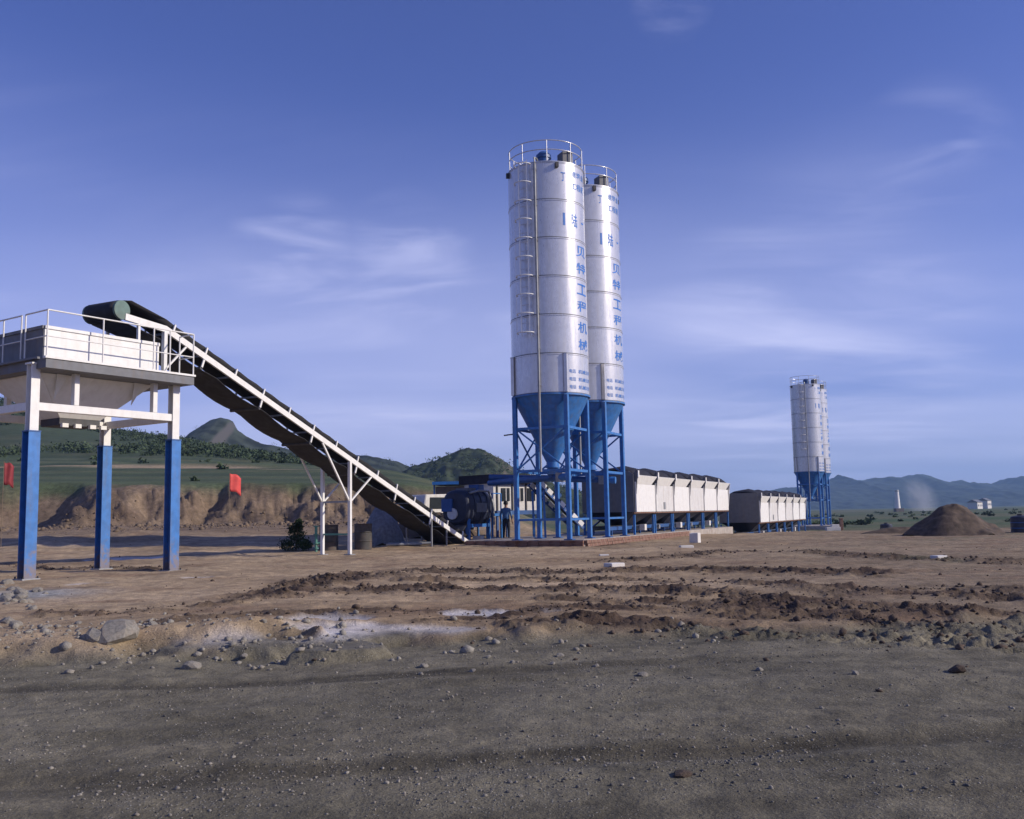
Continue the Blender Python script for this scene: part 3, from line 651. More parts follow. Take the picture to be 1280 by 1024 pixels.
for k in range(ni):
    t = .5 + (cl_ - .8) * k / (ni - 1)
    f = MB().bar(cpt(t, .02, .084), cpt(t, .02, .30), .045, .05).build('idler_bracket', 'white_paint', conv, True)
    MB().bar(cpt(t, BW - .02, .084), cpt(t, BW - .02, .30), .045, .05).build('idler_bracket', 'white_paint', conv, True)
    MB().bar(cpt(t, .04, .05), cpt(t, BW - .04, .05), .05, .05).build('cross_member', 'grey_steel', conv, True)
    if k % 2 == 0 and k > 0:
        MB().bar(cpt(t, .0, -.085), cpt(t, .0, -.33), .04, .06).build('return_hanger', 'white_paint', conv, True)
        MB().bar(cpt(t, BW, -.085), cpt(t, BW, -.33), .04, .06).build('return_hanger', 'white_paint', conv, True)
        MB().tube(cpt(t, .0, -.36), cpt(t, BW, -.36), .05, n=8).build('return_roller', 'dark_steel', conv, True)
# trestle
ts = (S0 - N0).dot(cdir)
for s in (0, BW):
    tp = cpt(ts, s, -.086); g0 = h1(tp.x, tp.y) - .05
    MB().bar((tp.x, tp.y, g0), tp, .105, .105, up=cu).build('support_leg', 'white_paint', conv, True)
    mid = Vector((tp.x, tp.y, g0 + (tp.z - g0) * .57))
    for dt in (1.35, -1.6):
        MB().bar(mid, cpt(ts - dt, s, -.09), .05, .055).build('brace', 'white_paint', conv, True)
    MB().box((tp.x, tp.y, g0 + .06), (.28, .28, .03), -R(CAZ)).build('foot_plate', 'grey_steel', conv, True)
tp0 = cpt(ts, 0, -.086); g0 = h1(tp0.x, tp0.y)
for fz in (.22, .57):
    MB().bar(Vector((tp0.x, tp0.y, g0 + (tp0.z - g0) * fz)) + cw * .055, Vector((tp0.x, tp0.y, g0 + (tp0.z - g0) * fz)) + cw * (BW - .055), .06, .06).build('tie_bar', 'green_paint' if fz < .3 else 'grey_steel', conv, True)
for t in (1.8, 3.0):
    for s in (0, BW):
        tp = cpt(t, s, -.086); g0 = h1(tp.x, tp.y) - .05
        MB().bar((tp.x, tp.y, g0), tp, .05, .05, up=cu).build('support_leg', 'grey_steel', conv, True)
# head support down to the hopper platform
for s in (0, BW):
    kp = N1 + cw * s - Vector((0, 0, .085))
    MB().bar((kp.x, kp.y, zlip), kp, .11, .11, up=cu).build('head_post', 'white_paint', conv, True)
    MB().bar((kp.x + cu.x * .05, kp.y + cu.y * .05, zlip + .25), N1 + cw * s + cdir * -.85 - cup * .09, .05, .05).build('brace', 'white_paint', conv, True)
    q = N2 + cw * s + cu * .45
    MB().bar((q.x, q.y, zpan - .02), (q.x, q.y, q.z - .07), .07, .07, up=cu).build('head_post', 'white_paint', conv, True)

# ================================================================== PLANT SLAB
PAZ = 25.5
pu = Vector((math.sin(R(PAZ)), math.cos(R(PAZ)), 0)); pv = Vector((math.cos(R(PAZ)), -math.sin(R(PAZ)), 0))
K0 = gp(727, 683); K0 = Vector((K0.x, K0.y, 0))
def pl(x, y, z=0.0): return K0 + pv * x + pu * y + Vector((0, 0, z))
SZ = .27
slab = thing('foundation_slab', 'raised concrete foundation slab with brick edging under the silos and bins', 'slab', pl(0, 0), PAZ)
MB().box((-2.2, 11.9, SZ / 2 - .4), (5.1, 25.0, SZ + .8)).build('concrete_bed', 'concrete', slab, bevel=.02)
def brick_row(p, q, nrm, nb, zz):
    p = Vector(p); q = Vector(q); L = (q - p).length; d = (q - p) / L; bl = L / nb
    for k in range(nb):
        c = p + d * (k + .5) * bl + Vector(nrm) * (.05 + random.uniform(-.008, .008)); c.z = zz + random.uniform(-.006, .006)
        b = bpy.data.objects.new('brick', BRICK[abs(nrm[0]) > .5]); col.objects.link(b); b.parent = slab; b.location = c
        b.rotation_euler.z = random.uniform(-.02, .02)
        b.scale = (1, 1, 1)
def brick_mesh(d):
    o = MB().box((0, 0, 0), d).build('brick', 'brick_red'); me = o.data; bpy.data.objects.remove(o); return me
BRICK = {False: brick_mesh((.44, .12, .115)), True: brick_mesh((.12, .44, .115))}
for lay in range(2):
    z_ = SZ - .085 - lay * .125
    off = .1 * lay
    brick_row((-4.75, -.60, 0), (.35, -.60, 0), (0, -1, 0), 11, z_)
    brick_row((.35, -.6 + off, 0), (.35, 14.0 + off, 0), (1, 0, 0), 32, z_)

# ================================================================== SILOS
def make_silo():
    Yc = 38.25; root = thing('cement_silo', 'x', 'silo', (0, 0, 0), 0)
    Rr = 1.55; z1 = zat(688, 497, Yc); z2 = zat(640, 220, Yc) ; zb = SZ
    nb = 6; hb = (z2 - z1) / nb
    for k in range(nb):
        a = z1 + k * hb; b = a + hb
        MB().lathe([(Rr, a + .012), (Rr, b - .045), (Rr + .016, b - .04), (Rr + .016, b), (Rr - .02, b), (Rr - .02, a + .012), (Rr, a + .012)], 72).build('shell_ring', 'silo_paint', root)
        MB().lathe([(Rr + .004, a + .002), (Rr + .004, a + .04)], 72).build('weld_seam', 'grey_panel', root)
    MB().lathe([(Rr + .03, z1 - .06), (Rr + .03, z1 + .01), (Rr, z1 + .012), (Rr - .02, z1 - .06), (Rr + .03, z1 - .06)], 72).build('ring_beam', 'blue_paint', root)
    MB().lathe([(Rr + .03, z2 + .0), (Rr + .03, z2 + .035), (.3, z2 + .17), (0.001, z2 + .18)], 72).build('roof', 'silo_paint', root)
    zt = zat(690, 578, Yc)
    MB().lathe([(Rr - .03, z1 - .055), (.24, zt), (.24, zt - .18), (.30, zt - .18), (.30, zt - .22), (.02, zt - .22)], 60).build('cone', 'blue_paint', root)
    # butterfly valve and screw feeder below the cone
    MB().box((0, 0, zt - .36), (.42, .42, .26)).build('valve', 'deep_blue_paint', root)
    rot = -R(PAZ); ang = [R(a) for a in (160, 70, 340, 250)]
    L = []
    for k, a in enumerate(ang):
        p = Vector((math.sin(a), math.cos(a), 0)) * (Rr + .0)
        L.append(p)
        lg = MB().box((p.x, p.y, (zb + z1 - .06) / 2), (.17, .17, z1 - .06 - zb), rot).build('leg', 'blue_paint', root, bevel=.012)
        MB().box((p.x, p.y, zb + .02), (.34, .34, .04), rot).build('base_plate', 'deep_blue_paint', lg)
        e = Vector((math.sin(a), math.cos(a), 0)) * (Rr + .05)
        MB().box((e.x, e.y, z1 + .78), (.13, .13, 1.5), rot).build('leg_extension', 'silo_paint', lg)
        MB().box((e.x, e.y, z1 + 1.54), (.16, .16, .025), rot).build('cap_plate', 'grey_steel', lg)
    zr = [zat(660, 538, Yc), zat(660, 590, Yc), zat(660, 650, Yc)]
    for k in range(4):
        a, b = L[k], L[(k + 1) % 4]; d = (b - a).normalized() * .087
        for i, z in enumerate(zr):
            MB().bar(a + d + Vector((0, 0, z)), b - d + Vector((0, 0, z)), .06, .10 if i < 2 else .08).build('horizontal_brace', 'blue_paint', root)
        if k in (2, 3, 1):
            for s in (0, 1):
                p, q = (a, b) if s else (b, a); dd_ = (q - p).normalized() * .085
                off = (a + b).normalized() * (.02 if s else -.05)
                MB().bar(p + dd_ + off + Vector((0, 0, zr[1] + .06)), q - dd_ + off + Vector((0, 0, zr[0] - .05)), .045, .06).build('diagonal_brace', 'blue_paint', root)
    # roof furniture: guard rail, dust filter, hatch, lifting lugs
    zg = zat(684, 180, Yc - .2); zrf = z2 + .03
    pr = []
    rr_ = Rr - .05
    for k in range(9):
        a = R(20 + 40 * k); p = Vector((rr_ * math.sin(a), rr_ * math.cos(a), 0)); pr.append(p)
        MB().tube(p + Vector((0, 0, zrf)), p + Vector((0, 0, zrf + .88)), .022, n=6).build('rail_post', 'silo_paint', root)
    for z in (zrf + .88, zrf + .5):
        MB().path([(rr_ * math.cos(6.2832 * k / 40), rr_ * math.sin(6.2832 * k / 40), z) for k in range(40)], .02, closed=True).build('guard_ring', 'silo_paint', root)
    MB().lathe([(.27, zrf), (.27, zrf + .33), (.31, zrf + .34), (.30, zrf + .48), (.18, zrf + .60), (.001, zrf + .63)], 24, (-.1, -.85, 0)).build('dust_filter', 'deep_blue_paint', root)
    MB().box((.75, -.9, zrf + .26), (.42, .5, .52), .4).build('hatch', 'grey_panel', root)
    MB().path([(.62, -1.1, zrf), (.62, -1.1, zrf + .5), (1.05, -.92, zrf + .5), (1.05, -.92, zrf)], .02).build('hatch_rail', 'silo_paint', root)
    for a in (160, 70, 340, 250):
        aa = R(a + 6); e = Vector((math.sin(aa), math.cos(aa), 0)) * (Rr + .06)
        MB().box((e.x, e.y, z2 - .14), (.12, .12, .2), -aa).build('lifting_lug', 'dark_steel', root)
    # ladder with cage, filling pipe
    la = R(182 + 32); lo = Vector((math.sin(la), math.cos(la), 0)); ls = Vector((math.cos(la), -math.sin(la), 0))
    zl0 = zat(660, 428, Yc); zl1 = z2 + .1
    lad = MB()
    for s in (-.19, .19):
        lad.bar(lo * (Rr + .16) + ls * s + Vector((0, 0, zl0)), lo * (Rr + .16) + ls * s + Vector((0, 0, zl1)), .025, .04)
    ladder = lad.build('ladder', 'silo_paint', root)
    z = zl0 + .15
    while z < zl1:
        MB().tube(lo * (Rr + .16) - ls * .19 + Vector((0, 0, z)), lo * (Rr + .16) + ls * .19 + Vector((0, 0, z)), .012, n=5).build('rung', 'silo_paint', ladder); z += .36
    nh = 10
    for k in range(nh):
        z = zl0 + .1 + (zl1 - zl0 - .3) * k / (nh - 1)
        MB().path([lo * (Rr + .16 + .34 * math.sin(math.pi * i / 10)) + ls * (.36 * math.cos(math.pi * i / 10)) + Vector((0, 0, z)) for i in range(11)], .022, n=5).build('cage_hoop', 'white_paint', ladder)
    for i in (2, 5, 8):
        o_ = lo * (Rr + .16 + .34 * math.sin(math.pi * i / 10)) + ls * (.36 * math.cos(math.pi * i / 10))
        MB().bar(o_ + Vector((0, 0, zl0 + .1)), o_ + Vector((0, 0, zl1 - .2)), .028, .012).build('cage_strap', 'white_paint', ladder)
    pa = R(182 + 16); po = Vector((math.sin(pa), math.cos(pa), 0)) * (Rr + .09)
    MB().path([po + Vector((0, 0, zat(672, 592, Yc))), po + Vector((0, 0, z2 - .1)), po * .97 + Vector((0, 0, z2 + .18)), po * .8 + Vector((0, 0, z2 + .24)), po * .6 + Vector((0, 0, z2 + .12))], .045, n=8).build('filling_pipe', 'grey_steel', root)
    for z in np.linspace(z1 + .3, z2 - .3, 7):
        MB().box(po * .975 + Vector((0, 0, z)), (.12, .08, .05), -pa).build('pipe_clip', 'grey_steel', root)
    # painted lettering wrapped on the shell
    def letter(txt, az, zc, wd, ht, bold=.015):
        cu_ = bpy.data.curves.new('t', 'FONT'); cu_.body = txt; cu_.size = 1.0; cu_.offset = bold; cu_.fill_mode = 'FRONT'
        to = bpy.data.objects.new('t', cu_); col.objects.link(to)
        dg = bpy.context.evaluated_depsgraph_get(); me = bpy.data.meshes.new_from_object(to.evaluated_get(dg))
        bpy.data.objects.remove(to); bpy.data.curves.remove(cu_)
        bm = bmesh.new(); bm.from_mesh(me)
        xs = [v.co.x for v in bm.verts]; ys = [v.co.y for v in bm.verts]
        if not xs: bm.free(); return
        mx_, my_ = (max(xs) + min(xs)) / 2, (max(ys) + min(ys)) / 2; sx_ = wd / (max(xs) - min(xs)); sy_ = ht / max(max(ys) - min(ys), .05)
        for v in bm.verts: v.co.x = (v.co.x - mx_) * sx_; v.co.y = (v.co.y - my_) * sy_
        for _ in range(3):
            ed = [e for e in bm.edges if abs(e.verts[0].co.x - e.verts[1].co.x) > .09]
            if not ed: break
            bmesh.ops.subdivide_edges(bm, edges=ed, cuts=1); bmesh.ops.triangulate(bm, faces=bm.faces)
        for v in bm.verts:
            a = R(az) - v.co.x / Rr; r_ = Rr + .006
            v.co = Vector((r_ * math.sin(a), r_ * math.cos(a), zc + v.co.y))
        bm.to_mesh(me); bm.free(); me.materials.clear(); me.materials.append(MATS['lettering_blue'])
        o = bpy.data.objects.new('lettering', me); col.objects.link(o); o.parent = root
        o['label'] = 'blue painted lettering'
    taz = 182 - 60
    band = lambda k, f: z1 + hb * (k + f)
    for k, (c1, c2) in ((3, '贝特'), (2, '工程'), (1, '机械')):
        letter(c1, taz, band(k, .72), .74, .44); letter(c2, taz, band(k, .27), .74, .44)
    letter('丨', 182 - 26, band(4, .5), .09, .5); letter('陆', 182 - 45, band(4, .5), .34, .55); letter('—', 182 - 66, band(4, .5), .2, .06); letter('陆', 182 - 90, band(4, .5), .34, .55)
    letter('丁', 182 - 26, band(5, .62), .2, .36)
    letter('建筑业', taz + 3, band(5, .74), .95, .26, .01); letter('工程机', taz + 3, band(5, .42), .95, .28, .01)
    for r_ in range(3):
        letter('电话', 182 - 34, band(0, .56 - r_ * .2), .3, .16, .01); letter('机械公司', taz - 2, band(0, .56 - r_ * .2), .95, .16, .01)
    return root, zt
silo, z_cone = make_silo()
s1c = at(691, 600, 38.25); s2c = at(738, 600, 41.1)
silo2 = copy_tree(silo); silo3 = copy_tree(silo); silo4 = copy_tree(silo)
silo.location = (s1c.x, s1c.y, 0); silo2.location = (s2c.x, s2c.y, 0)
silo['label'] = 'tall white cement silo at the slab corner with a caged ladder and blue cone'
silo2['label'] = 'white cement silo standing between the corner silo and the near bin row'
f1 = at(1012, 600, 102); f2 = at(1021, 600, 106.5)
silo3.location = (f1.x, f1.y, -.78); silo4.location = (f2.x, f2.y, -.78)
silo3['label'] = 'distant grey-white cement silo beyond the far bin row, front one of the pair'
silo4['label'] = 'distant cement silo half hidden behind the front one of the far pair'
for s in (silo, silo2, silo3, silo4): s['group'] = 'cement silos'
fs = thing('foundation_pad', 'small concrete pad under the distant silo pair', 'slab', (f1.x + .9, f1.y + 2.2, -.78), PAZ)
MB().box((0, 0, SZ / 2 - .25), (4.6, 9.6, SZ + .5)).build('concrete_bed', 'concrete', fs)

# screw feeders from the silo cones to the mixer
def screw(c, label, dz):
    t = thing('screw_feeder', label, 'screw conveyor', (c.x, c.y, 0))
    a = Vector((c.x, c.y, z_cone - .62)); b = at(612, 604, 42.6); b.z += dz
    d = (b - a).normalized()
    tb = MB().tube(a - d * .5, b, .13, n=16).build('tube', 'deep_blue_paint', t, True)
    for k in range(6):
        q = a + (b - a) * (k + .5) / 6; MB().tube(q - d * .02, q + d * .02, .175, n=16).build('flange', 'deep_blue_paint', tb, True)
    MB().tube(a - d * .5, a - d * 1.1, .15, n=14).build('motor', 'blue_paint', t, True)
    MB().box(a - d * .55, (.3, .3, .36), -R(PAZ)).build('gearbox', 'grey_steel', t, True)
    MB().box(a + Vector((0, 0, .14)), (.34, .34, .30)).build('inlet', 'deep_blue_paint', t, True)
screw(s1c, 'blue screw feeder tube under the cone of the corner silo', 0)
screw(s2c, 'blue screw feeder tube reaching from the second silo to the mixer', .25)

# ================================================================== AGGREGATE BINS
def make_bins():
    Y = 43.2; P = at(795, 666, Y); x0 = (P - K0).dot(pv); y0 = (P - K0).dot(pu)
    root = thing('aggregate_bins', 'x', 'bins', (0, 0, 0), PAZ)
    zb, zc, zp = zat(795, 640, Y), zat(795, 605, Y), zat(795, 594, Y); pit = 3.02; W = 2.5; g = SZ
    for k in range(6):
        a = k * pit + .14; b = (k + 1) * pit - .30
        fp = MB().plate([(0, a, zb), (0, b + .26, zb), (0, b + .26, zc), (0, a, zc)], .05).build('front_panel', 'white_paint_dull' if k in (1, 3) else 'white_paint', root)
        MB().plate([(.01, a, zc + .004), (.01, b - .30, zc + .004), (.17, b + .16, zp), (.17, a - .02, zp)], .04).build('flare_plate', 'white_paint', fp)
        if k == 1: MB().box((.035, (a + b) / 2, zb + .28), (.03, .28, .34)).build('name_plate', 'grey_steel', fp)
        MB().plate([(-W, a, zb), (-W, b + .26, zb), (-W, b + .26, zc), (-W, a, zc)], .05).build('back_panel', 'grey_panel', root)
        # divider plate with raised tip
        MB().plate([(.02, a - .12, zb), (.17, a - .12, zp + .20), (.10, a - .12, zp + .26), (-.05, a - .12, zp + .05), (-W, a - .12, zp - .1), (-W, a - .12, zb)], .05).build('divider_plate', 'grey_panel', root)
        MB().box((.17, a - .06, zp + .06), (.05, .16, .30)).build('divider_tip', 'white_paint', root)
        MB().bar((.05, a - .12, zb), (.05, a - .12, zc + .1), .10, .07).build('stiffener', 'white_paint', root)
        # dark sheet cover, humped over each bin
        rows = []
        for i in range(9):
            y = a - .10 + (b + .36 - a) * i / 8; hump = math.sin(math.pi * i / 8) ** .7
            rows.append([(.08, y, zp - .06), (-.25, y, zp + .20 + .12 * hump), (-.9, y, zp + .28 + .22 * hump), (-1.7, y, zp + .22 + .16 * hump), (-W - .1, y, zp - .15)])
        cv = MB().quadgrid(rows, True).build('cover', 'tarp_dark', root); s_ = cv.modifiers.new('solid', 'SOLIDIFY'); s_.thickness = .03; s_.offset = -1
        # discharge hopper and feeder
        yc = (a + b) / 2 + .1
        T = [(-.06, a), (-.06, b + .2), (-W + .06, b + .2), (-W + .06, a)]; B = [(-W / 2 + .35, yc - .5), (-W / 2 + .35, yc + .5), (-W / 2 - .35, yc + .5), (-W / 2 - .35, yc - .5)]
        hp = MB()
        for i in range(4):
            j = (i + 1) % 4; hp.plate([(*T[i], zb - .01), (*T[j], zb - .01), (*B[j], zb - .62), (*B[i], zb - .62)], .03)
        h_ = hp.build('discharge_cone', 'navy_dark', root)
        MB().box((-W / 2, yc, zb - .74), (.8, 1.3, .2)).build('feeder', 'navy_dark', h_)
        MB().tube((-W / 2 + .45, yc + .4, zb - .74), (-W / 2 + .85, yc + .4, zb - .74), .11, n=10).build('feeder_motor', 'grey_steel', h_)
        if k in (0, 2, 4): MB().box((-.25, yc + .3, g + .30), (.25, .3, .28)).build('control_box', 'block_white', root)
    MB().plate([(0, 6 * pit - .02, zb), (0.17, 6 * pit - .02, zp), (-W, 6 * pit - .02, zp - .1), (-W, 6 * pit - .02, zb)], .05).build('end_plate', 'white_paint', root)
    MB().plate([(-.02, -.06, zb - .0), (-.02, -.06, zp + .05), (-.25, -.06, zp + .2), (-1.7, -.06, zp + .22), (-W, -.06, zp - .15), (-W, -.06, zb)], .05).build('end_plate', 'grey_panel', root)
    for x in (-.06, -W + .06):
        MB().bar((x, -.1, zb - .04), (x, 6 * pit + .1, zb - .04), .10, .05).build('sill_beam', 'brick_red' if x > -1 else 'deep_blue_paint', root)
        for k in range(7):
            for dy in ((0,) if k in (0, 6) else (-.22, .06)):
                MB().box((x, k * pit + dy, (g + zb - .13) / 2), (.09, .09, zb - .13 - g)).build('leg', 'blue_paint', root)
        for k in range(6):
            if x < -1: MB().bar((x, k * pit + .1, g + .1), (x, (k + 1) * pit - .3, zb - .2), .06, .06).build('diagonal_brace', 'blue_paint', root)
    # gathering belt under the feeders
    fr = MB().box((-W / 2 + .42, 8.4, g + .30), (.08, 19.5, .16)).build('belt_frame', 'deep_blue_paint', root)
    MB().box((-W / 2 - .42, 8.4, g + .30), (.08, 19.5, .16)).build('belt_frame', 'deep_blue_paint', root)
    MB().box((-W / 2, 8.4, g + .40), (.74, 19.4, .03)).build('gathering_belt', 'rubber', root)
    for k in range(10):
        for sx in (-.42, .42): MB().box((-W / 2 + sx, -.9 + k * 2.0, g + .11), (.07, .07, .22)).build('belt_leg', 'deep_blue_paint', root)
    return root, x0, y0, pit
bins, bx_, by_, pit = make_bins()
bins2 = copy_tree(bins)
p = pl(bx_, by_); bins.location = (p.x, p.y, 0)
fb = at(950, 660, 60.6); bins2.location = (fb.x, fb.y, -.80)
bins['label'] = 'near row of six white aggregate bins with dark covers beside the tall silos'
bins2['label'] = 'far row of white aggregate bins with dark covers leading to the distant silos'
for b in (bins, bins2): b['group'] = 'aggregate bin rows'
fbs = thing('foundation_pad', 'low concrete pad under the far bin row', 'slab', (fb.x, fb.y, -.8), PAZ)
MB().box((-1.2, 9.2, SZ / 2 - .25), (3.6, 20.5, SZ + .5)).build('concrete_bed', 'concrete', fbs)

# inclined belt lifting aggregate to the mixer
ib0 = at(722, 660, 42.2); ib1 = at(668, 606, 41.0)
ib = thing('feed_conveyor', 'short inclined feed conveyor with white brackets climbing to the mixer under the silos', 'conveyor', (ib0.x, ib0.y, SZ))
dv = (ib1 - ib0).normalized(); sw = dv.cross(Vector((0, 0, 1))).normalized(); upv = sw.cross(dv)
for s in (-.42, .42):
    MB().bar(ib0 + sw * s, ib1 + sw * s, .06, .15, up=upv).build('side_beam', 'deep_blue_paint', ib, True)
    for k in range(7):
        q = ib0 + (ib1 - ib0) * (k + .5) / 7 + sw * s
        MB().bar(q + upv * .08 + dv * -.1, q + upv * .08 + dv * .18, .07, .2, up=upv).build('idler_bracket', 'white_paint', ib, True)
MB().bar(ib0 + upv * .2, ib1 + upv * .2, .7, .03, up=upv).build('belt', 'rubber', ib, True)
for f in (.3, .9):
    q = ib0 + (ib1 - ib0) * f
    for s in (-.42, .42): MB().bar(Vector((q.x, q.y, SZ)) + sw * s, q + sw * s - upv * .08, .09, .09).build('support_leg', 'blue_paint', ib, True)

# ================================================================== MIXER STATION
Ym = 42.3
mc = at(585, 660, Ym); mz = h1(mc.x, mc.y)
mix = thing('mixer', 'large dark blue continuous mixer drum on blue legs at the conveyor foot', 'mixer', (mc.x, mc.y, mz), PAZ)
z_a, z_b = zat(585, 657, Ym) - mz, zat(585, 613, Ym) - mz
hh_ = (z_b - z_a) / 2; zc_ = (z_a + z_b) / 2
prof = []
for k in range(24):
    a = 2 * math.pi * k / 24
    prof.append((math.copysign(abs(math.cos(a)) ** .7, math.cos(a)) * .68, math.copysign(abs(math.sin(a)) ** .75, math.sin(a)) * hh_ + zc_))
mb = MB(); n = len(prof); rows = []
for y, sc in ((-1.15, .80), (-1.10, .93), (-.95, 1.0), (.95, 1.0), (1.1, .93), (1.15, .8)):
    rows.append([Vector((x * sc, y, zc_ + (z - zc_) * sc)) for x, z in prof])
vs = [p for r_ in rows for p in r_]; fc = [(i * n + j, i * n + (j + 1) % n, (i + 1) * n + (j + 1) % n, (i + 1) * n + j) for i in range(5) for j in range(n)]
mb.add(vs, fc, True); mb.add(vs, [tuple(range(n)), tuple(range(5 * n, 6 * n))])
mb.build('drum_body', 'navy_dark', mix)
for y in (-.6, 0, .6):
    mb = MB(); mb.path([(x * 1.02, y, zc_ + (z - zc_) * 1.02) for x, z in prof], .028, closed=True); mb.build('stiffener_band', 'navy_dark', mix)
MB().tube((.25, .9, zc_ + .1), (.25, 1.55, zc_ + .1), .2, n=16).build('motor', 'grey_steel', mix)
MB().box((.2, 1.2, zc_ - .25), (.5, .5, .4)).build('gearbox', 'dark_steel', mix)
MB().box((.1, -.35, zc_ + hh_ + .02), (.6, .7, .14)).build('access_hatch', 'grey_panel', mix)
MB().box((.15, .55, zc_ + hh_ + .10), (.5, .5, .3)).build('inlet_chute', 'deep_blue_paint', mix)
MB().path([(.55, -.9, zc_ + hh_ * .8), (.62, -.2, zc_ + hh_ * .95), (.62, .8, zc_ + hh_ * .95), (.7, 1.1, zc_ + .2), (.7, 1.15, z_a)], .05, n=8).build('water_pipe', 'grey_steel', mix)
MB().plate([(.69, -.5, zc_ - .2), (.69, .5, zc_ - .2), (.69, .5, zc_ + .2), (.69, -.5, zc_ + .2)], .05).build('side_door', 'grey_panel', mix)
MB().box((-.35, -1.2, zc_ + .12), (.5, .14, .55)).build('belt_guard', 'deep_blue_paint', mix)
MB().tube((-.1, -1.16, zc_ - .25), (-.1, -1.24, zc_ - .25), .24, n=24).build('pulley_guard', 'block_white', mix)
for sx in (-.55, .55):
    for sy in (-.95, .95):
        MB().box((sx, sy, z_a / 2 + .12), (.11, .11, z_a + .35)).build('leg', 'blue_paint', mix)
    MB().bar((sx, -.9, z_a + .0), (sx, .9, z_a + .0), .1, .14).build('frame_beam', 'blue_paint', mix)
MB().plate([(-.5, -1.0, z_a + .05), (.5, -1.0, z_a + .05), (.35, -1.5, z_a - .45), (-.35, -1.5, z_a - .45)], .04).build('discharge_chute', 'dark_steel', mix)
# service platform with rail beside the mixer
pc = at(612, 650, 43.8)
plat = thing('service_platform', 'blue steel service platform with handrail beside the mixer', 'platform', (pc.x, pc.y, h1(pc.x, pc.y)), PAZ)
zp_ = zat(619, 647, 43.6)
MB().box((0, 0, zp_), (.8, 1.0, .12)).build('deck', 'blue_paint', plat)
for sx in (-.36, .36):
    for sy in (-.45, .45):
        MB().box((sx, sy, zp_ / 2 - .06), (.08, .08, zp_)).build('leg', 'blue_paint', plat)
        MB().box((sx, sy, zp_ + .5), (.05, .05, .9)).build('rail_post', 'blue_paint', plat)
    MB().bar((sx, -.45, zp_ + .96), (sx, .45, zp_ + .96), .045).build('handrail', 'blue_paint', plat)
# control cabin
cb = at(648, 640, 47.0); cabin = thing('control_cabin', 'white control cabin with dark roof and window bars behind the silo legs', 'cabin', (cb.x, cb.y, h1(cb.x, cb.y)), -42)
zc0, zc1, zr0 = zat(636, 640, 46.5), zat(636, 606, 46.5), zat(636, 592, 46.5)
MB().box((0, 1.2, (zc0 + zc1) / 2), (3.0, 2.2, zc1 - zc0)).build('wall', 'block_white', cabin)
MB().box((.1, 1.2, zc1 + (zr0 - zc1) * .4), (3.5, 2.7, (zr0 - zc1) * .8)).build('roof', 'tarp_dark', cabin)
MB().box((0, 1.2, zc0 - .1), (2.7, 2.4, .2)).build('floor_frame', 'deep_blue_paint', cabin)
for sx in (-1.2, 0, 1.2):
    for sy in (.2, 2.2): MB().box((sx, sy, zc0 / 2 - .1), (.1, .1, zc0)).build('leg', 'deep_blue_paint', cabin)
for x in (-.75, .15, .95):
    wn = MB().box((x, .08, (zc0 + zc1) / 2 + .12), (.52, .04, .62)).build('window', 'glass_dark', cabin)
    MB().box((x, .05, (zc0 + zc1) / 2 + .12), (.04, .04, .62)).build('mullion', 'block_white', wn)
for x in (-1.28, -.30, .60): MB().box((x, .07, (zc0 + zc1) / 2), (.07, .05, zc1 - zc0)).build('post', 'dark_steel', cabin)
# shed with blue roof
sh = at(566, 640, 52.0); shed = thing('shed', 'mud-walled shed with a flat blue sheet roof behind the mixer', 'shed', (sh.x, sh.y, h1(sh.x, sh.y)), 3)
zr = zat(566, 604, 52) - h1(sh.x, sh.y)
MB().box((0, 1.3, zr / 2 - .1), (1.9, 2.2, zr - .14)).build('wall', 'mud_wall', shed)
MB().box((0, 1.1, zr), (2.1, 3.0, .16)).build('roof', 'roof_blue', shed)
MB().box((-.4, .18, .9), (.7, .05, 1.8)).build('door', 'dark_steel', shed)
for sx in (-.95, .95): MB().box((sx, -.3, zr / 2 - .05), (.08, .08, zr - .07)).build('post', 'deep_blue_paint', shed)
# white van behind the conveyor
vc = at(549, 660, 46.0); vz = h1(vc.x, vc.y)
van = thing('van', 'white van parked behind the conveyor between shed and mixer', 'van', (vc.x, vc.y, vz), 38)
side = [(-1.9, .35), (-1.95, .95), (-1.7, 1.85), (1.0, 1.9), (1.45, 1.25), (1.95, 1.05), (2.0, .4)]
k = len(side); vb = MB(); Wv = .82
vb.add([(s * Wv * (1 if z < 1.2 else .93), y, z) for s in (-1, 1) for y, z in side], [tuple(range(k)), tuple(range(2 * k - 1, k - 1, -1))] + [(i, (i + 1) % k, k + (i + 1) % k, k + i) for i in range(k)])
vb.build('body', 'block_white', van, bevel=.04)
for s in (-1, 1):
    MB().plate([(s * .80, -1.5, 1.2), (s * .80, .7, 1.2), (s * .775, .5, 1.72), (s * .775, -1.45, 1.72)], .04).build('side_window', 'glass_dark', van)
    for y in (-1.25, 1.25):
        wl = MB().tube((s * .62, y, .32), (s * .84, y, .32), .32, n=20).build('wheel', 'rubber', van)
        MB().tube((s * .83, y, .32), (s * .86, y, .32), .18, n=14).build('rim', 'grey_steel', wl)
    MB().box((s * .55, 1.99, .72), (.26, .06, .16)).build('headlight', 'glass_dark', van)
MB().plate([(-.66, 1.07, 1.84), (.66, 1.07, 1.84), (.72, 1.46, 1.3), (-.72, 1.46, 1.3)], .03).build('windscreen', 'glass_dark', van)

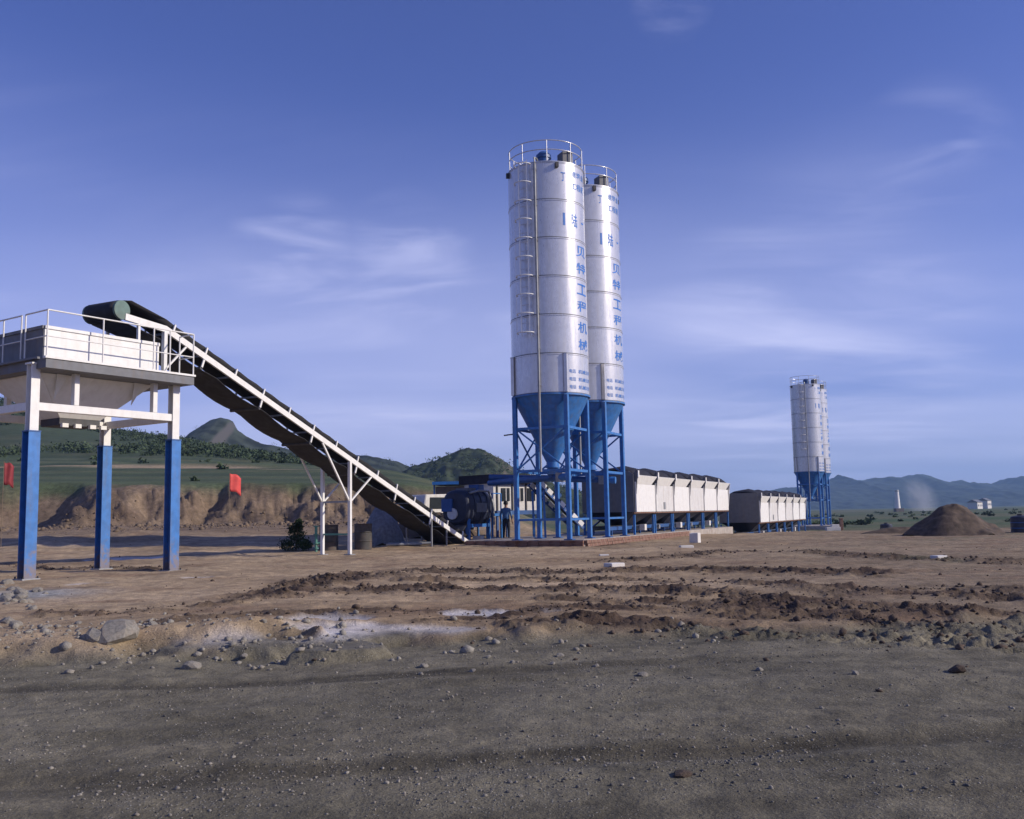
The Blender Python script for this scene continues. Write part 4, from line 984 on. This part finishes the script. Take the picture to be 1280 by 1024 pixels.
# ================================================================== SMALL THINGS IN THE YARD
def barrel(px, py, Y, hgt, dia, label):
    p = at(px, py, Y); t = thing('barrel', label, 'barrel', (p.x, p.y, h1(p.x, p.y) - .02), random.uniform(0, 90), 'old barrels')
    r_ = dia / 2
    MB().lathe([(.001, 0), (r_, 0), (r_ + .012, .02), (r_, .04), (r_, hgt * .31), (r_ + .015, hgt * .335), (r_, hgt * .36), (r_, hgt * .65), (r_ + .015, hgt * .675), (r_, hgt * .70), (r_, hgt - .04), (r_ + .012, hgt - .02), (r_, hgt)], 28).build('shell', 'old_barrel', t)
    MB().lathe([(r_, hgt - .015), (r_ - .02, hgt - .03), (.001, hgt - .03)], 28).build('lid', 'dark_steel', t)
    MB().tube((r_ * .6, 0, hgt - .03), (r_ * .6, 0, hgt - .005), .03, n=10).build('bung', 'grey_steel', t)
barrel(411, 689, 36.6, .96, .70, 'rusty dark barrel between the green pipe stand and the trestle leg')
barrel(454, 688, 36.6, .98, .66, 'rusty dark barrel in front of the grey mound')
def mound(name, px, py, Y, rx, ry, hgt, m, label, cat, pw=1.2, seed=0, sharp=.12, lean=0.0):
    p = at(px, py, Y); g = h1(p.x, p.y); mb = MB(); nr, na = 26, 72; vs = [(0, 0, 0)]; rows = []
    V = []
    for i in range(nr):
        f = 1.02 - i / (nr - 1) * 1.02
        row = []
        for j in range(na):
            a = 6.283185 * j / na
            x, y = rx * f * math.cos(a), ry * f * math.sin(a)
            row.append((x, y, f))
        V.append(row)
    arr = np.array(V); X = arr[..., 0]; Yy = arr[..., 1]; F = np.clip(arr[..., 2], 0, 1)
    wob = 1 + .22 * fbm(X * 1.1 + seed, Yy * 1.1, seed, 3)
    Z = hgt * np.clip(1 - np.clip(F * wob, 0, 1) ** pw, 0, 1) * (1 - sharp * np.exp(-(F / .12) ** 2)) + hgt * .055 * fbm(X * 3.1, Yy * 3.1, seed + 3, 4) - .06 * (F > .98)
    X = X + lean * Z
    mb.quadgrid([[(X[i, j % na], Yy[i, j % na], Z[i, j % na]) for j in range(na + 1)] for i in range(nr)], True)
    o = mb.build(name, m); o.location = (p.x, p.y, g - .04); tag(o, label, cat); return o
mound('soil_heap', 1192, 668, 43.5, 2.15, 1.9, 1.62, 'soil_dark', 'conical heap of dark brown soil at the edge of the yard', 'soil heap', 1.05, 5, lean=.05)
mound('soil_ridge', 1130, 664, 47, 2.2, .8, .38, 'soil_dark', 'low dark soil ridge running out beside the conical heap', 'soil heap', 1.3, 8)
mound('gravel_mound', 478, 686, 39.5, .95, 1.1, 1.62, 'mound_grey', 'steep grey gravel mound under the conveyor behind the barrel', 'gravel mound', 1.7, 11)
mound('shade_berm', 535, 684, 44.0, 2.3, 1.0, 1.25, 'soil_dark', 'dark berm added for the shade behind the low end of the conveyor', 'berm', 1.8, 17)  # added mound, its dark soil standing for shade and dark stuff behind the conveyor
# green pipe stand
p = at(395, 690, 35.6); g = h1(p.x, p.y)
t = thing('pipe_stand', 'green pipe stand with flanges beside the far trestle leg', 'pipe stand', (p.x, p.y, g))
MB().tube((0, 0, -.03), (0, 0, .95), .05, n=12).build('pipe', 'green_paint', t)
for z in (.12, .3, .62, .92): MB().tube((0, 0, z - .02), (0, 0, z + .02), .10, n=14).build('flange', 'green_paint', t)
MB().tube((0, 0, .3), (.3, 0, .3), .045, n=10).build('outlet', 'green_paint', t)
# dark shrub
p = at(370, 691, 36.4); g = h1(p.x, p.y)
sh_ = thing('shrub', 'dark green pointed shrub growing beside the trestle foot', 'shrub', (p.x, p.y, g))
pp = [(0, 0, .05, .42), (.25, .1, .1, .34), (-.3, -.05, .05, .32), (.05, 0, .45, .34), (-.1, .1, .65, .26), (.1, -.05, .8, .20), (.12, 0, 1.02, .12), (.4, 0, .05, .25)]
lv = leaf_cloud([(a, b, c) for a, b, c, d in pp], [d for a, b, c, d in pp], 420, .085, 'leaf', 'foliage', .8); lv.parent = sh_
MB().tube((0, 0, -.05), (.05, 0, .9), .035, .012, n=8).build('stem', 'bark', sh_)
for k in range(4):
    a = k * 1.7; MB().tube((0, 0, .1 + .12 * k), (.35 * math.cos(a), .3 * math.sin(a), .4 + .15 * k), .016, .006, n=6).build('branch', 'bark', sh_)
# stacked pipes
for k, (px, py, L) in enumerate(((505, 684, 1.4), (512, 686, 1.7), (520, 685, 1.2))):
    p = at(px, py, 37.8 + .25 * k); g = h1(p.x, p.y); d = Vector((.97, .24 - .1 * k, 0)) * L / 2
    o = MB(); 
    c = Vector((p.x, p.y, g + .06))
    o.path([c - d, c - d * .3, c + d * .3, c + d], .055, n=10); o = o.build('steel_pipe', 'grey_steel'); tag(o, 'loose grey steel pipe lying under the conveyor beside the gravel mound', 'pipe', 'loose steel pipes')
# flags
def flag(px, py, Y, label, wd, ht, mm, base_px=None):
    top = at(px, py, Y); g = h1(top.x, top.y)
    t = thing('flag', label, 'flag', (top.x, top.y, g), -40)
    z1 = top.z - g
    MB().tube((0, 0, -.2), (0, 0, z1 + .05), .013, .010, n=8).build('pole', 'pole_wood', t)
    rows = []
    for i in range(9):
        f = i / 8
        rows.append([(.02 + wd * f * .92, .10 * math.sin(f * 7 + j * .3) * f, z1 - ht * j / 6 - .35 * wd * f * f - .03 * math.sin(f * 9)) for j in range(7)])
    c = MB().quadgrid(rows, True).build('cloth', mm, t); s_ = c.modifiers.new('solid', 'SOLIDIFY'); s_.thickness = .006
flag(287, 592, 57, 'bright red flag on a thin pole in front of the earth bank', .80, 1.04, 'flag_red')
flag(5, 578, 40, 'red flag darkened by painted shadow on a pole left of the hopper leg', .42, .92, 'flag_red_shaded')
# concrete block and scraps
def block(px, py, d, name, label, cat, rz=.3, Y=None, m='block_white', grp=None):
    p = gp(px, py); g = h1(p.x, p.y)
    mb = MB().box((0, 0, d[2] / 2), d); bmv = mb.v
    mb.v = [v * (1 + random.uniform(-.04, .04)) for v in bmv]
    o = mb.build(name, m, bevel=.015); o.location = (p.x, p.y, g - .02); o.rotation_euler.z = rz; tag(o, label, cat, grp)
block(869, 678, (.36, .36, .40), 'concrete_block', 'pale square concrete block standing before the near bin row', 'block', -.5)
block(858, 684, (.5, .2, .1), 'rubble_piece', 'flat pale rubble slab lying in front of the concrete block', 'rubble', .2)
block(755, 693, (.3, .14, .07), 'rubble_piece', 'small white brick scrap on the dirt before the slab corner', 'rubble', .1)
block(768, 708, (.42, .3, .1), 'rubble_piece', 'pale broken slab lying on dark churned mud', 'rubble', .6)
block(1174, 699, (.34, .24, .12), 'rubble_piece', 'white rubble scrap alone on the soil before the conical heap', 'rubble', .4)
block(598, 681, (.42, .3, .28), 'footing_block', 'white footing block at the right foot of the mixer', 'block', -.4)
block(620, 680, (.4, .3, .2), 'footing_block', 'white footing block between mixer and slab', 'block', .2)
# red bricks and marker at far silo
p = at(1052, 663, 92); g = h1(p.x, p.y); o = MB().box((0, 0, .55), (.3, .3, 1.1)).box((0, 0, 1.14), (.36, .36, .08)).build('marker_post', 'brick_red', bevel=.02); o.location = (p.x, p.y, g - .02); tag(o, 'short red brick marker post beside the distant silos', 'post')
p = at(1041, 663, 91); g = h1(p.x, p.y); o = MB().box((0, 0, .2), (1.3, .6, .4)).box((.2, 0, .5), (.7, .5, .2)).build('brick_stack', 'block_white', bevel=.02); o.location = (p.x, p.y, g - .02); tag(o, 'low pale stack of blocks at the foot of the distant silos', 'block stack')
# dark water tank at the right edge of the yard
p = at(1277, 670, 44.0); g = h1(p.x, p.y); t = thing('water_tank', 'dark blue upright water tank at the yard edge', 'tank', (p.x, p.y, g - .02))
MB().lathe([(.001, 0), (.42, 0), (.42, .66), (.38, .72), (.12, .78), (.001, .78)], 28).build('shell', 'navy_dark', t)
for z in (.2, .45): MB().lathe([(.42, z - .02), (.435, z), (.42, z + .02)], 28).build('rib', 'deep_blue_paint', t)
MB().tube((0, 0, .76), (0, 0, .84), .12, n=14).build('lid', 'dark_steel', t)
p = at(1108, 662, 70); g = h1(p.x, p.y); t = thing('water_tank', 'small dark tank far off between the silos and the soil heap', 'tank', (p.x, p.y, g - .02))
MB().lathe([(.001, 0), (.42, 0), (.42, .5), (.36, .58), (.001, .62)], 24).build('shell', 'navy_dark', t)
MB().tube((0, 0, .60), (0, 0, .68), .14, n=12).build('lid', 'dark_steel', t)
# far chimney, houses
p = at(1123, 648, 420); g = h1(p.x, p.y); zt_ = zat(1122, 612, 420)
t = thing('chimney', 'slender white chimney standing on the plain before the far range', 'chimney', (p.x, p.y, g - .2))
MB().lathe([(1.25, 0), (.75, zt_ - g), (.62, zt_ - g), (.62, zt_ - g - 1)], 24).build('stack', 'white_paint', t)
MB().lathe([(.95, zt_ - g - .6), (.98, zt_ - g - .3), (.80, zt_ - g - .3)], 24).build('rim', 'grey_steel', t)
MB().box((0, -1, .8), (3.4, 3, 1.8)).build('boiler_house', 'mud_wall', t)
def house(px, py, Y, d, label):
    p = at(px, py, Y); g = h1(p.x, p.y); t = thing('house', label, 'house', (p.x, p.y, g - .3), -45)
    MB().box((0, 0, d[2] / 2), d).build('wall', 'block_white', t)
    x, y, z = d[0] / 2 + .4, d[1] / 2 + .4, d[2]
    MB().add([(-x, -y, z), (x, -y, z), (x, y, z), (-x, y, z), (-x, 0, z + 1.8), (x, 0, z + 1.8)], [(0, 1, 5, 4), (2, 3, 4, 5), (1, 2, 5), (3, 0, 4), (0, 3, 2, 1)]).build('roof', 'grey_panel', t)
    for k in range(3): MB().box((-d[0] / 3 + k * d[0] / 3, -d[1] / 2 - .03, d[2] * .55), (1.1, .08, 1.2)).build('window', 'glass_dark', t)
house(1220, 646, 620, (9, 6, 4.5), 'small white house far behind the conical soil heap')
house(1232, 645, 640, (7, 6, 5.5), 'taller white house at the end of the far pair behind the soil heap')

# ------------------------------------------------------------------ person by the mixer
def person():
    P = at(633, 672, 43.0); g = h1(P.x, P.y)
    root = thing('person', 'person in blue shirt and dark trousers standing beside the mixer platform', 'person', (P.x, P.y, g), 200)
    J = {'pel': (0, 0, .95), 'sp': (0, .01, 1.15), 'ch': (0, .01, 1.36), 'nk': (0, .0, 1.50), 'hd0': (0, -.01, 1.58), 'hd': (0, -.02, 1.66), 'hd1': (0, -.01, 1.74)}
    rad_ = {'pel': .15, 'sp': .135, 'ch': .155, 'nk': .06, 'hd0': .08, 'hd': .098, 'hd1': .075}
    E = [('pel', 'sp'), ('sp', 'ch'), ('ch', 'nk'), ('nk', 'hd0'), ('hd0', 'hd'), ('hd', 'hd1')]
    for s, n_ in ((-1, 'l'), (1, 'r')):
        add = {'hip': ((s * .10, 0, .90), .105), 'kn': ((s * .12, -.02, .50), .07), 'an': ((s * .13, .02, .09), .045), 'ft': ((s * .14, -.16, .045), .04),
               'sh': ((s * .19, .01, 1.42), .065), 'el': ((s * .27, .03, 1.14), .048), 'wr': ((s * .27, -.06, .90), .034), 'pm': ((s * .27, -.08, .83), .036)}
        for k_, (c, r_) in add.items(): J[k_ + n_] = c; rad_[k_ + n_] = r_
        E += [('pel', 'hip' + n_), ('hip' + n_, 'kn' + n_), ('kn' + n_, 'an' + n_), ('an' + n_, 'ft' + n_), ('ch', 'sh' + n_), ('sh' + n_, 'el' + n_), ('el' + n_, 'wr' + n_), ('wr' + n_, 'pm' + n_)]
        for q in range(5):
            f = 'fg%d' % q + n_; e = 'fe%d' % q + n_; dy = (-.03 + .02 * q) if q < 4 else -.05
            J[f] = (s * .27, -.08 + dy, .79 if q < 4 else .82); J[e] = (s * .265, -.10 + dy, .75 + .004 * q if q < 4 else .79); rad_[f] = .0095; rad_[e] = .008
            E += [('pm' + n_, f), (f, e)]
    keys = list(J); me = bpy.data.meshes.new('body'); me.from_pydata([J[k_] for k_ in keys], [(keys.index(a), keys.index(b)) for a, b in E], [])
    o = bpy.data.objects.new('body', me); col.objects.link(o)
    o.modifiers.new('skin', 'SKIN'); ss = o.modifiers.new('sub', 'SUBSURF'); ss.levels = 1
    for i, k_ in enumerate(keys):
        sv_ = me.skin_vertices[0].data[i]; sv_.radius = (rad_[k_] * (1.15 if k_ in ('ch', 'sp', 'pel') else 1), rad_[k_] * (.8 if k_ in ('ch', 'sp', 'pel') else 1)); sv_.use_root = (k_ == 'pel')
    dg = bpy.context.evaluated_depsgraph_get(); m2 = bpy.data.meshes.new_from_object(o.evaluated_get(dg))
    bpy.data.objects.remove(o); m2.materials.clear()
    for nm in ('skin', 'shirt_blue', 'trousers', 'hair'): m2.materials.append(MATS[nm])
    for pg in m2.polygons:
        c = pg.center; pg.use_smooth = True
        pg.material_index = 0 if c.z > 1.49 else (1 if c.z > .98 and abs(c.x) < .3 and c.z > 1.0 else (2 if abs(c.x) < .215 and c.z > .09 else (3 if c.z <= .09 else 0)))
    b = bpy.data.objects.new('body', m2); col.objects.link(b); b.parent = root
    MB().lathe([(.001, .11), (.05, .105), (.09, .06), (.106, 0), (.102, -.05), (.09, -.06)], 18, (0, .012, 1.70)).build('hair', 'hair', root)
person()

# ================================================================== STONES, CLODS, GRAVEL
def rock_mesh(name, m, seed, sub=2, sq=.7):
    bm = bmesh.new(); bmesh.ops.create_icosphere(bm, subdivisions=sub, radius=1.0); rs = random.Random(seed)
    axes = [Vector((rs.uniform(-1, 1), rs.uniform(-1, 1), rs.uniform(-1, 1))).normalized() for _ in range(9)]; ds = [rs.uniform(.55, .95) for _ in range(9)]
    for v in bm.verts:
        for a, d in zip(axes, ds):
            k = v.co.dot(a)
            if k > d: v.co -= a * (k - d)
        v.co *= rs.uniform(.94, 1.06); v.co.z *= sq
    me = bpy.data.meshes.new(name); bm.to_mesh(me); bm.free(); me.materials.append(MATS[m]); return me
ROCKS = [rock_mesh('stone', 'stone', 100 + k) for k in range(6)]; PEBB = [rock_mesh('stone', 'stone', 200 + k, 1, .65) for k in range(5)]
def stone(px, py, s, label, grp, meshes, z=0.0, nm='stone'):
    p = gp(px, py, z); g = h1(p.x, p.y); o = bpy.data.objects.new(nm, random.choice(meshes)); col.objects.link(o)
    o.location = (p.x, p.y, g + s * .08); o.scale = (s * random.uniform(.85, 1.2), s * random.uniform(.8, 1.1), s * random.uniform(.8, 1.15)); o.rotation_euler = (random.uniform(-.3, .3), random.uniform(-.3, .3), random.uniform(0, 6.3))
    return tag(o, label, 'stone', grp)
stone(240, 812, .10, 'tan upright stone block on the rocky road edge before the hopper', None, ROCKS)
stone(146, 798, .24, 'largest grey boulder half sunk in the road edge', None, ROCKS, nm='boulder')
stone(120, 800, .14, 'low grey boulder beside the largest one on the road edge', None, ROCKS, nm='boulder')
for px, py, s in ((98, 800, .08), (190, 806, .09), (205, 812, .06), (262, 810, .05), (288, 818, .05), (305, 822, .075), (330, 808, .06), (342, 812, .045), (372, 812, .045), (300, 806, .05), (55, 806, .07), (20, 800, .12), (8, 796, .14), (36, 812, .06), (60, 818, .05), (530, 834, .06), (526, 843, .04), (490, 826, .05), (640, 832, .05), (690, 835, .05), (610, 826, .05), (803, 852, .07), (745, 838, .045), (590, 842, .05), (420, 826, .04), (450, 822, .05), (700, 826, .06), (840, 846, .04), (950, 850, .05), (1070, 862, .05)):
    stone(px, py - 8, s * .75, 'pale stone lying along the road edge', 'stones along the road edge', ROCKS, -.1)
for k in range(26):
    px = abs(random.gauss(0, 28)) ; py = random.gauss(747, 8)
    stone(px, py, random.uniform(.05, .15), 'grey stone in the rubble patch before the front hopper leg', 'stones in the rubble patch', ROCKS)
cnt = 0
while cnt < 80:
    px = random.uniform(0, 1280); py = random.uniform(850, 1020)
    if vnoise(np.array([px / 160.]), np.array([py / 50.]), 5)[0] < random.uniform(.25, .8): continue
    stone(px, py, random.uniform(.008, .016) * (1 + (1020 - py) / 320), 'small pale stone lying loose on the gravel road', 'loose stones on the road', PEBB, -.2); cnt += 1
stone(852, 993, .06, 'dark clod of earth on the gravel road', None, [rock_mesh('clod', 'clod', 9, 2, .5)], -.2, 'earth_clod')
stone(1198, 863, .10, 'dark clod lying at the far side of the gravel road', None, [rock_mesh('clod', 'clod', 10, 2, .5)], -.2, 'earth_clod')

def scatter(name, pos, sizes, m, label, cat, variants, squash=.7):
    base = []
    for k in range(variants):
        bm = bmesh.new(); bmesh.ops.create_icosphere(bm, subdivisions=1, radius=1.0); rs = np.random.default_rng(k + 40)
        v = np.array([v.co for v in bm.verts]); v *= rs.uniform(.55, 1.2, (len(v), 1)); v *= rs.uniform(.7, 1.3, 3); v[:, 2] *= squash
        f = np.array([[q.index for q in p.verts] for p in bm.faces]); bm.free(); base.append((v, f))
    V = []; F = []; off = 0
    for (x, y, z), s in zip(pos, sizes):
        v, f = base[rng.integers(variants)]; a = rng.uniform(0, 6.28); c_, s_ = math.cos(a), math.sin(a)
        sc = s * rng.uniform(.75, 1.25, 3); q = v * sc; q = np.stack([q[:, 0] * c_ - q[:, 1] * s_, q[:, 0] * s_ + q[:, 1] * c_, q[:, 2]], 1)
        V.append(q + np.array([x, y, z + s * .2])); F.append(f + off); off += len(v)
    V = np.concatenate(V).astype(np.float32); F = np.concatenate(F).astype(np.int32)
    me = bpy.data.meshes.new(name); me.vertices.add(len(V)); me.vertices.foreach_set('co', V.ravel())
    me.loops.add(F.size); me.loops.foreach_set('vertex_index', F.ravel()); me.polygons.add(len(F)); me.polygons.foreach_set('loop_start', np.arange(0, F.size, 3, dtype=np.int32)); me.update(calc_edges=True)
    me.materials.append(MATS[m]); o = bpy.data.objects.new(name, me); col.objects.link(o); tag(o, label, cat, kind='stuff')
pos = []
for pts_, wd, st in TRW:
    for a, b in zip(pts_[:-1], pts_[1:]):
        L = (b - a).length
        for k in range(int(L * 60 * st * (.4 + wd))):
            f = random.random(); q = a + (b - a) * f; s_ = random.choice((-1, 1)) if random.random() < .5 else 0
            pos.append((q.x + random.gauss(0, .35), q.y + s_ * wd * .8 + random.gauss(0, wd * .38)))
for k in range(350):
    px = random.uniform(-20, 1300); q = gp(px, 672 + abs(random.gauss(0, 60)) + 6); pos.append((q.x, q.y))
P_ = np.array(pos); hz_ = H(P_[:, 0], P_[:, 1]); sz_ = np.clip(rng.lognormal(math.log(.014), .65, len(P_)), .005, .055)
scatter('mud_clods', [(x, y, z) for (x, y), z in zip(pos, hz_)], sz_, 'clod', 'dark mud clods thrown up along the vehicle tracks', 'mud clods', 6)
pos = []
while len(pos) < 9000:
    py = 1030 - (random.random() ** .8) * 215; px = random.uniform(-30, 1310)
    if (.6 * vnoise(np.array([px / 190.]), np.array([py / 38.]), 6)[0] + .4 * vnoise(np.array([px / 60.]), np.array([py / 14.]), 8)[0]) < random.uniform(.35, .8): continue
    q = gp(px, py, -.2); pos.append((q.x, q.y))
P_ = np.array(pos); hz_ = H(P_[:, 0], P_[:, 1]); sz_ = np.clip(rng.lognormal(math.log(.0040), .55, len(P_)), .002, .014)
half = len(pos) // 2
L_ = [(x, y, z) for (x, y), z in zip(pos, hz_)]
scatter('gravel', L_[:half], sz_[:half], 'stone', 'fine pale gravel chips over the grey road', 'gravel', 6)
scatter('gravel', L_[half:], sz_[half:], 'stone_grey', 'fine grey gravel chips over the grey road', 'gravel', 6)
pos = []
for k in range(650):
    px = random.uniform(-20, 430) if random.random() < .85 else random.uniform(430, 900); py = random.gauss(803, 10); q = gp(px, py, -.1); pos.append((q.x, q.y))
P_ = np.array(pos); hz_ = H(P_[:, 0], P_[:, 1]); sz_ = np.clip(rng.lognormal(math.log(.016), .65, len(P_)), .005, .08)
scatter('edge_rubble', [(x, y, z) for (x, y), z in zip(pos, hz_)], sz_, 'stone', 'broken stone rubble strewn along the road edge', 'rubble', 6)

pos = []
for k in range(1500):
    px = random.uniform(-40, 470); Y = 58 + random.gauss(0, 3.2); pos.append(((px - 640) / 1200 * Y, Y))
P_ = np.array(pos); hz_ = H(P_[:, 0], P_[:, 1]); sz_ = np.clip(rng.lognormal(math.log(.05), .6, len(P_)), .015, .22)
MATS['bank_soil'] = mat('bank_soil', (.155, .113, .078), 1.0, var=.3, scale=3, bump=.6)
scatter('bank_slump', [(x, y, z) for (x, y), z in zip(pos, hz_)], sz_, 'bank_soil', 'fallen lumps of brown soil along the foot of the earth bank', 'soil lumps', 6)

# ================================================================== AIR: smoke and haze
def volume_mat(name, color, density, noise=False):
    m = bpy.data.materials.new(name); m.use_nodes = True; t = m.node_tree; t.nodes.clear()
    o = nd(t, 'ShaderNodeOutputMaterial'); v = nd(t, 'ShaderNodeVolumePrincipled'); v.inputs['Color'].default_value = (*color, 1); v.inputs['Density'].default_value = density; v.inputs['Anisotropy'].default_value = .2
    if noise:
        tcn = nd(t, 'ShaderNodeTexCoord'); n = nd(t, 'ShaderNodeTexNoise'); n.inputs['Scale'].default_value = 1.6; n.inputs['Detail'].default_value = 3; t.links.new(tcn.outputs['Object'], n.inputs['Vector'])
        ln = nd(t, 'ShaderNodeVectorMath', operation='LENGTH'); t.links.new(tcn.outputs['Object'], ln.inputs[0])
        f = mathn(t, 'MULTIPLY', ramp(t, ln.outputs['Value'], 1.0, .1), ramp(t, n.outputs[0], .3, .7)); t.links.new(mathn(t, 'MULTIPLY', f, density), v.inputs['Density'])
    t.links.new(v.outputs[0], o.inputs['Volume']); return m
sp_ = at(1152, 626, 480); bm = bmesh.new(); bmesh.ops.create_icosphere(bm, subdivisions=3, radius=1.0); me = bpy.data.meshes.new('smoke_plume'); bm.to_mesh(me); bm.free()
me.materials.append(volume_mat('smoke', (.85, .86, .9), .11, True)); o = bpy.data.objects.new('smoke_plume', me); col.objects.link(o)
o.location = sp_; o.scale = (9, 9, 16); o.rotation_euler = (0, R(-28), 0); tag(o, 'pale smoke drifting up beyond the conical soil heap', 'smoke', kind='stuff')
hb = MB().box((0, 2500, 120), (9000, 9000, 300)).build('haze', volume_mat('haze_air', (.40, .63, 1.0), 1.8e-4)); tag(hb, kind='stuff')
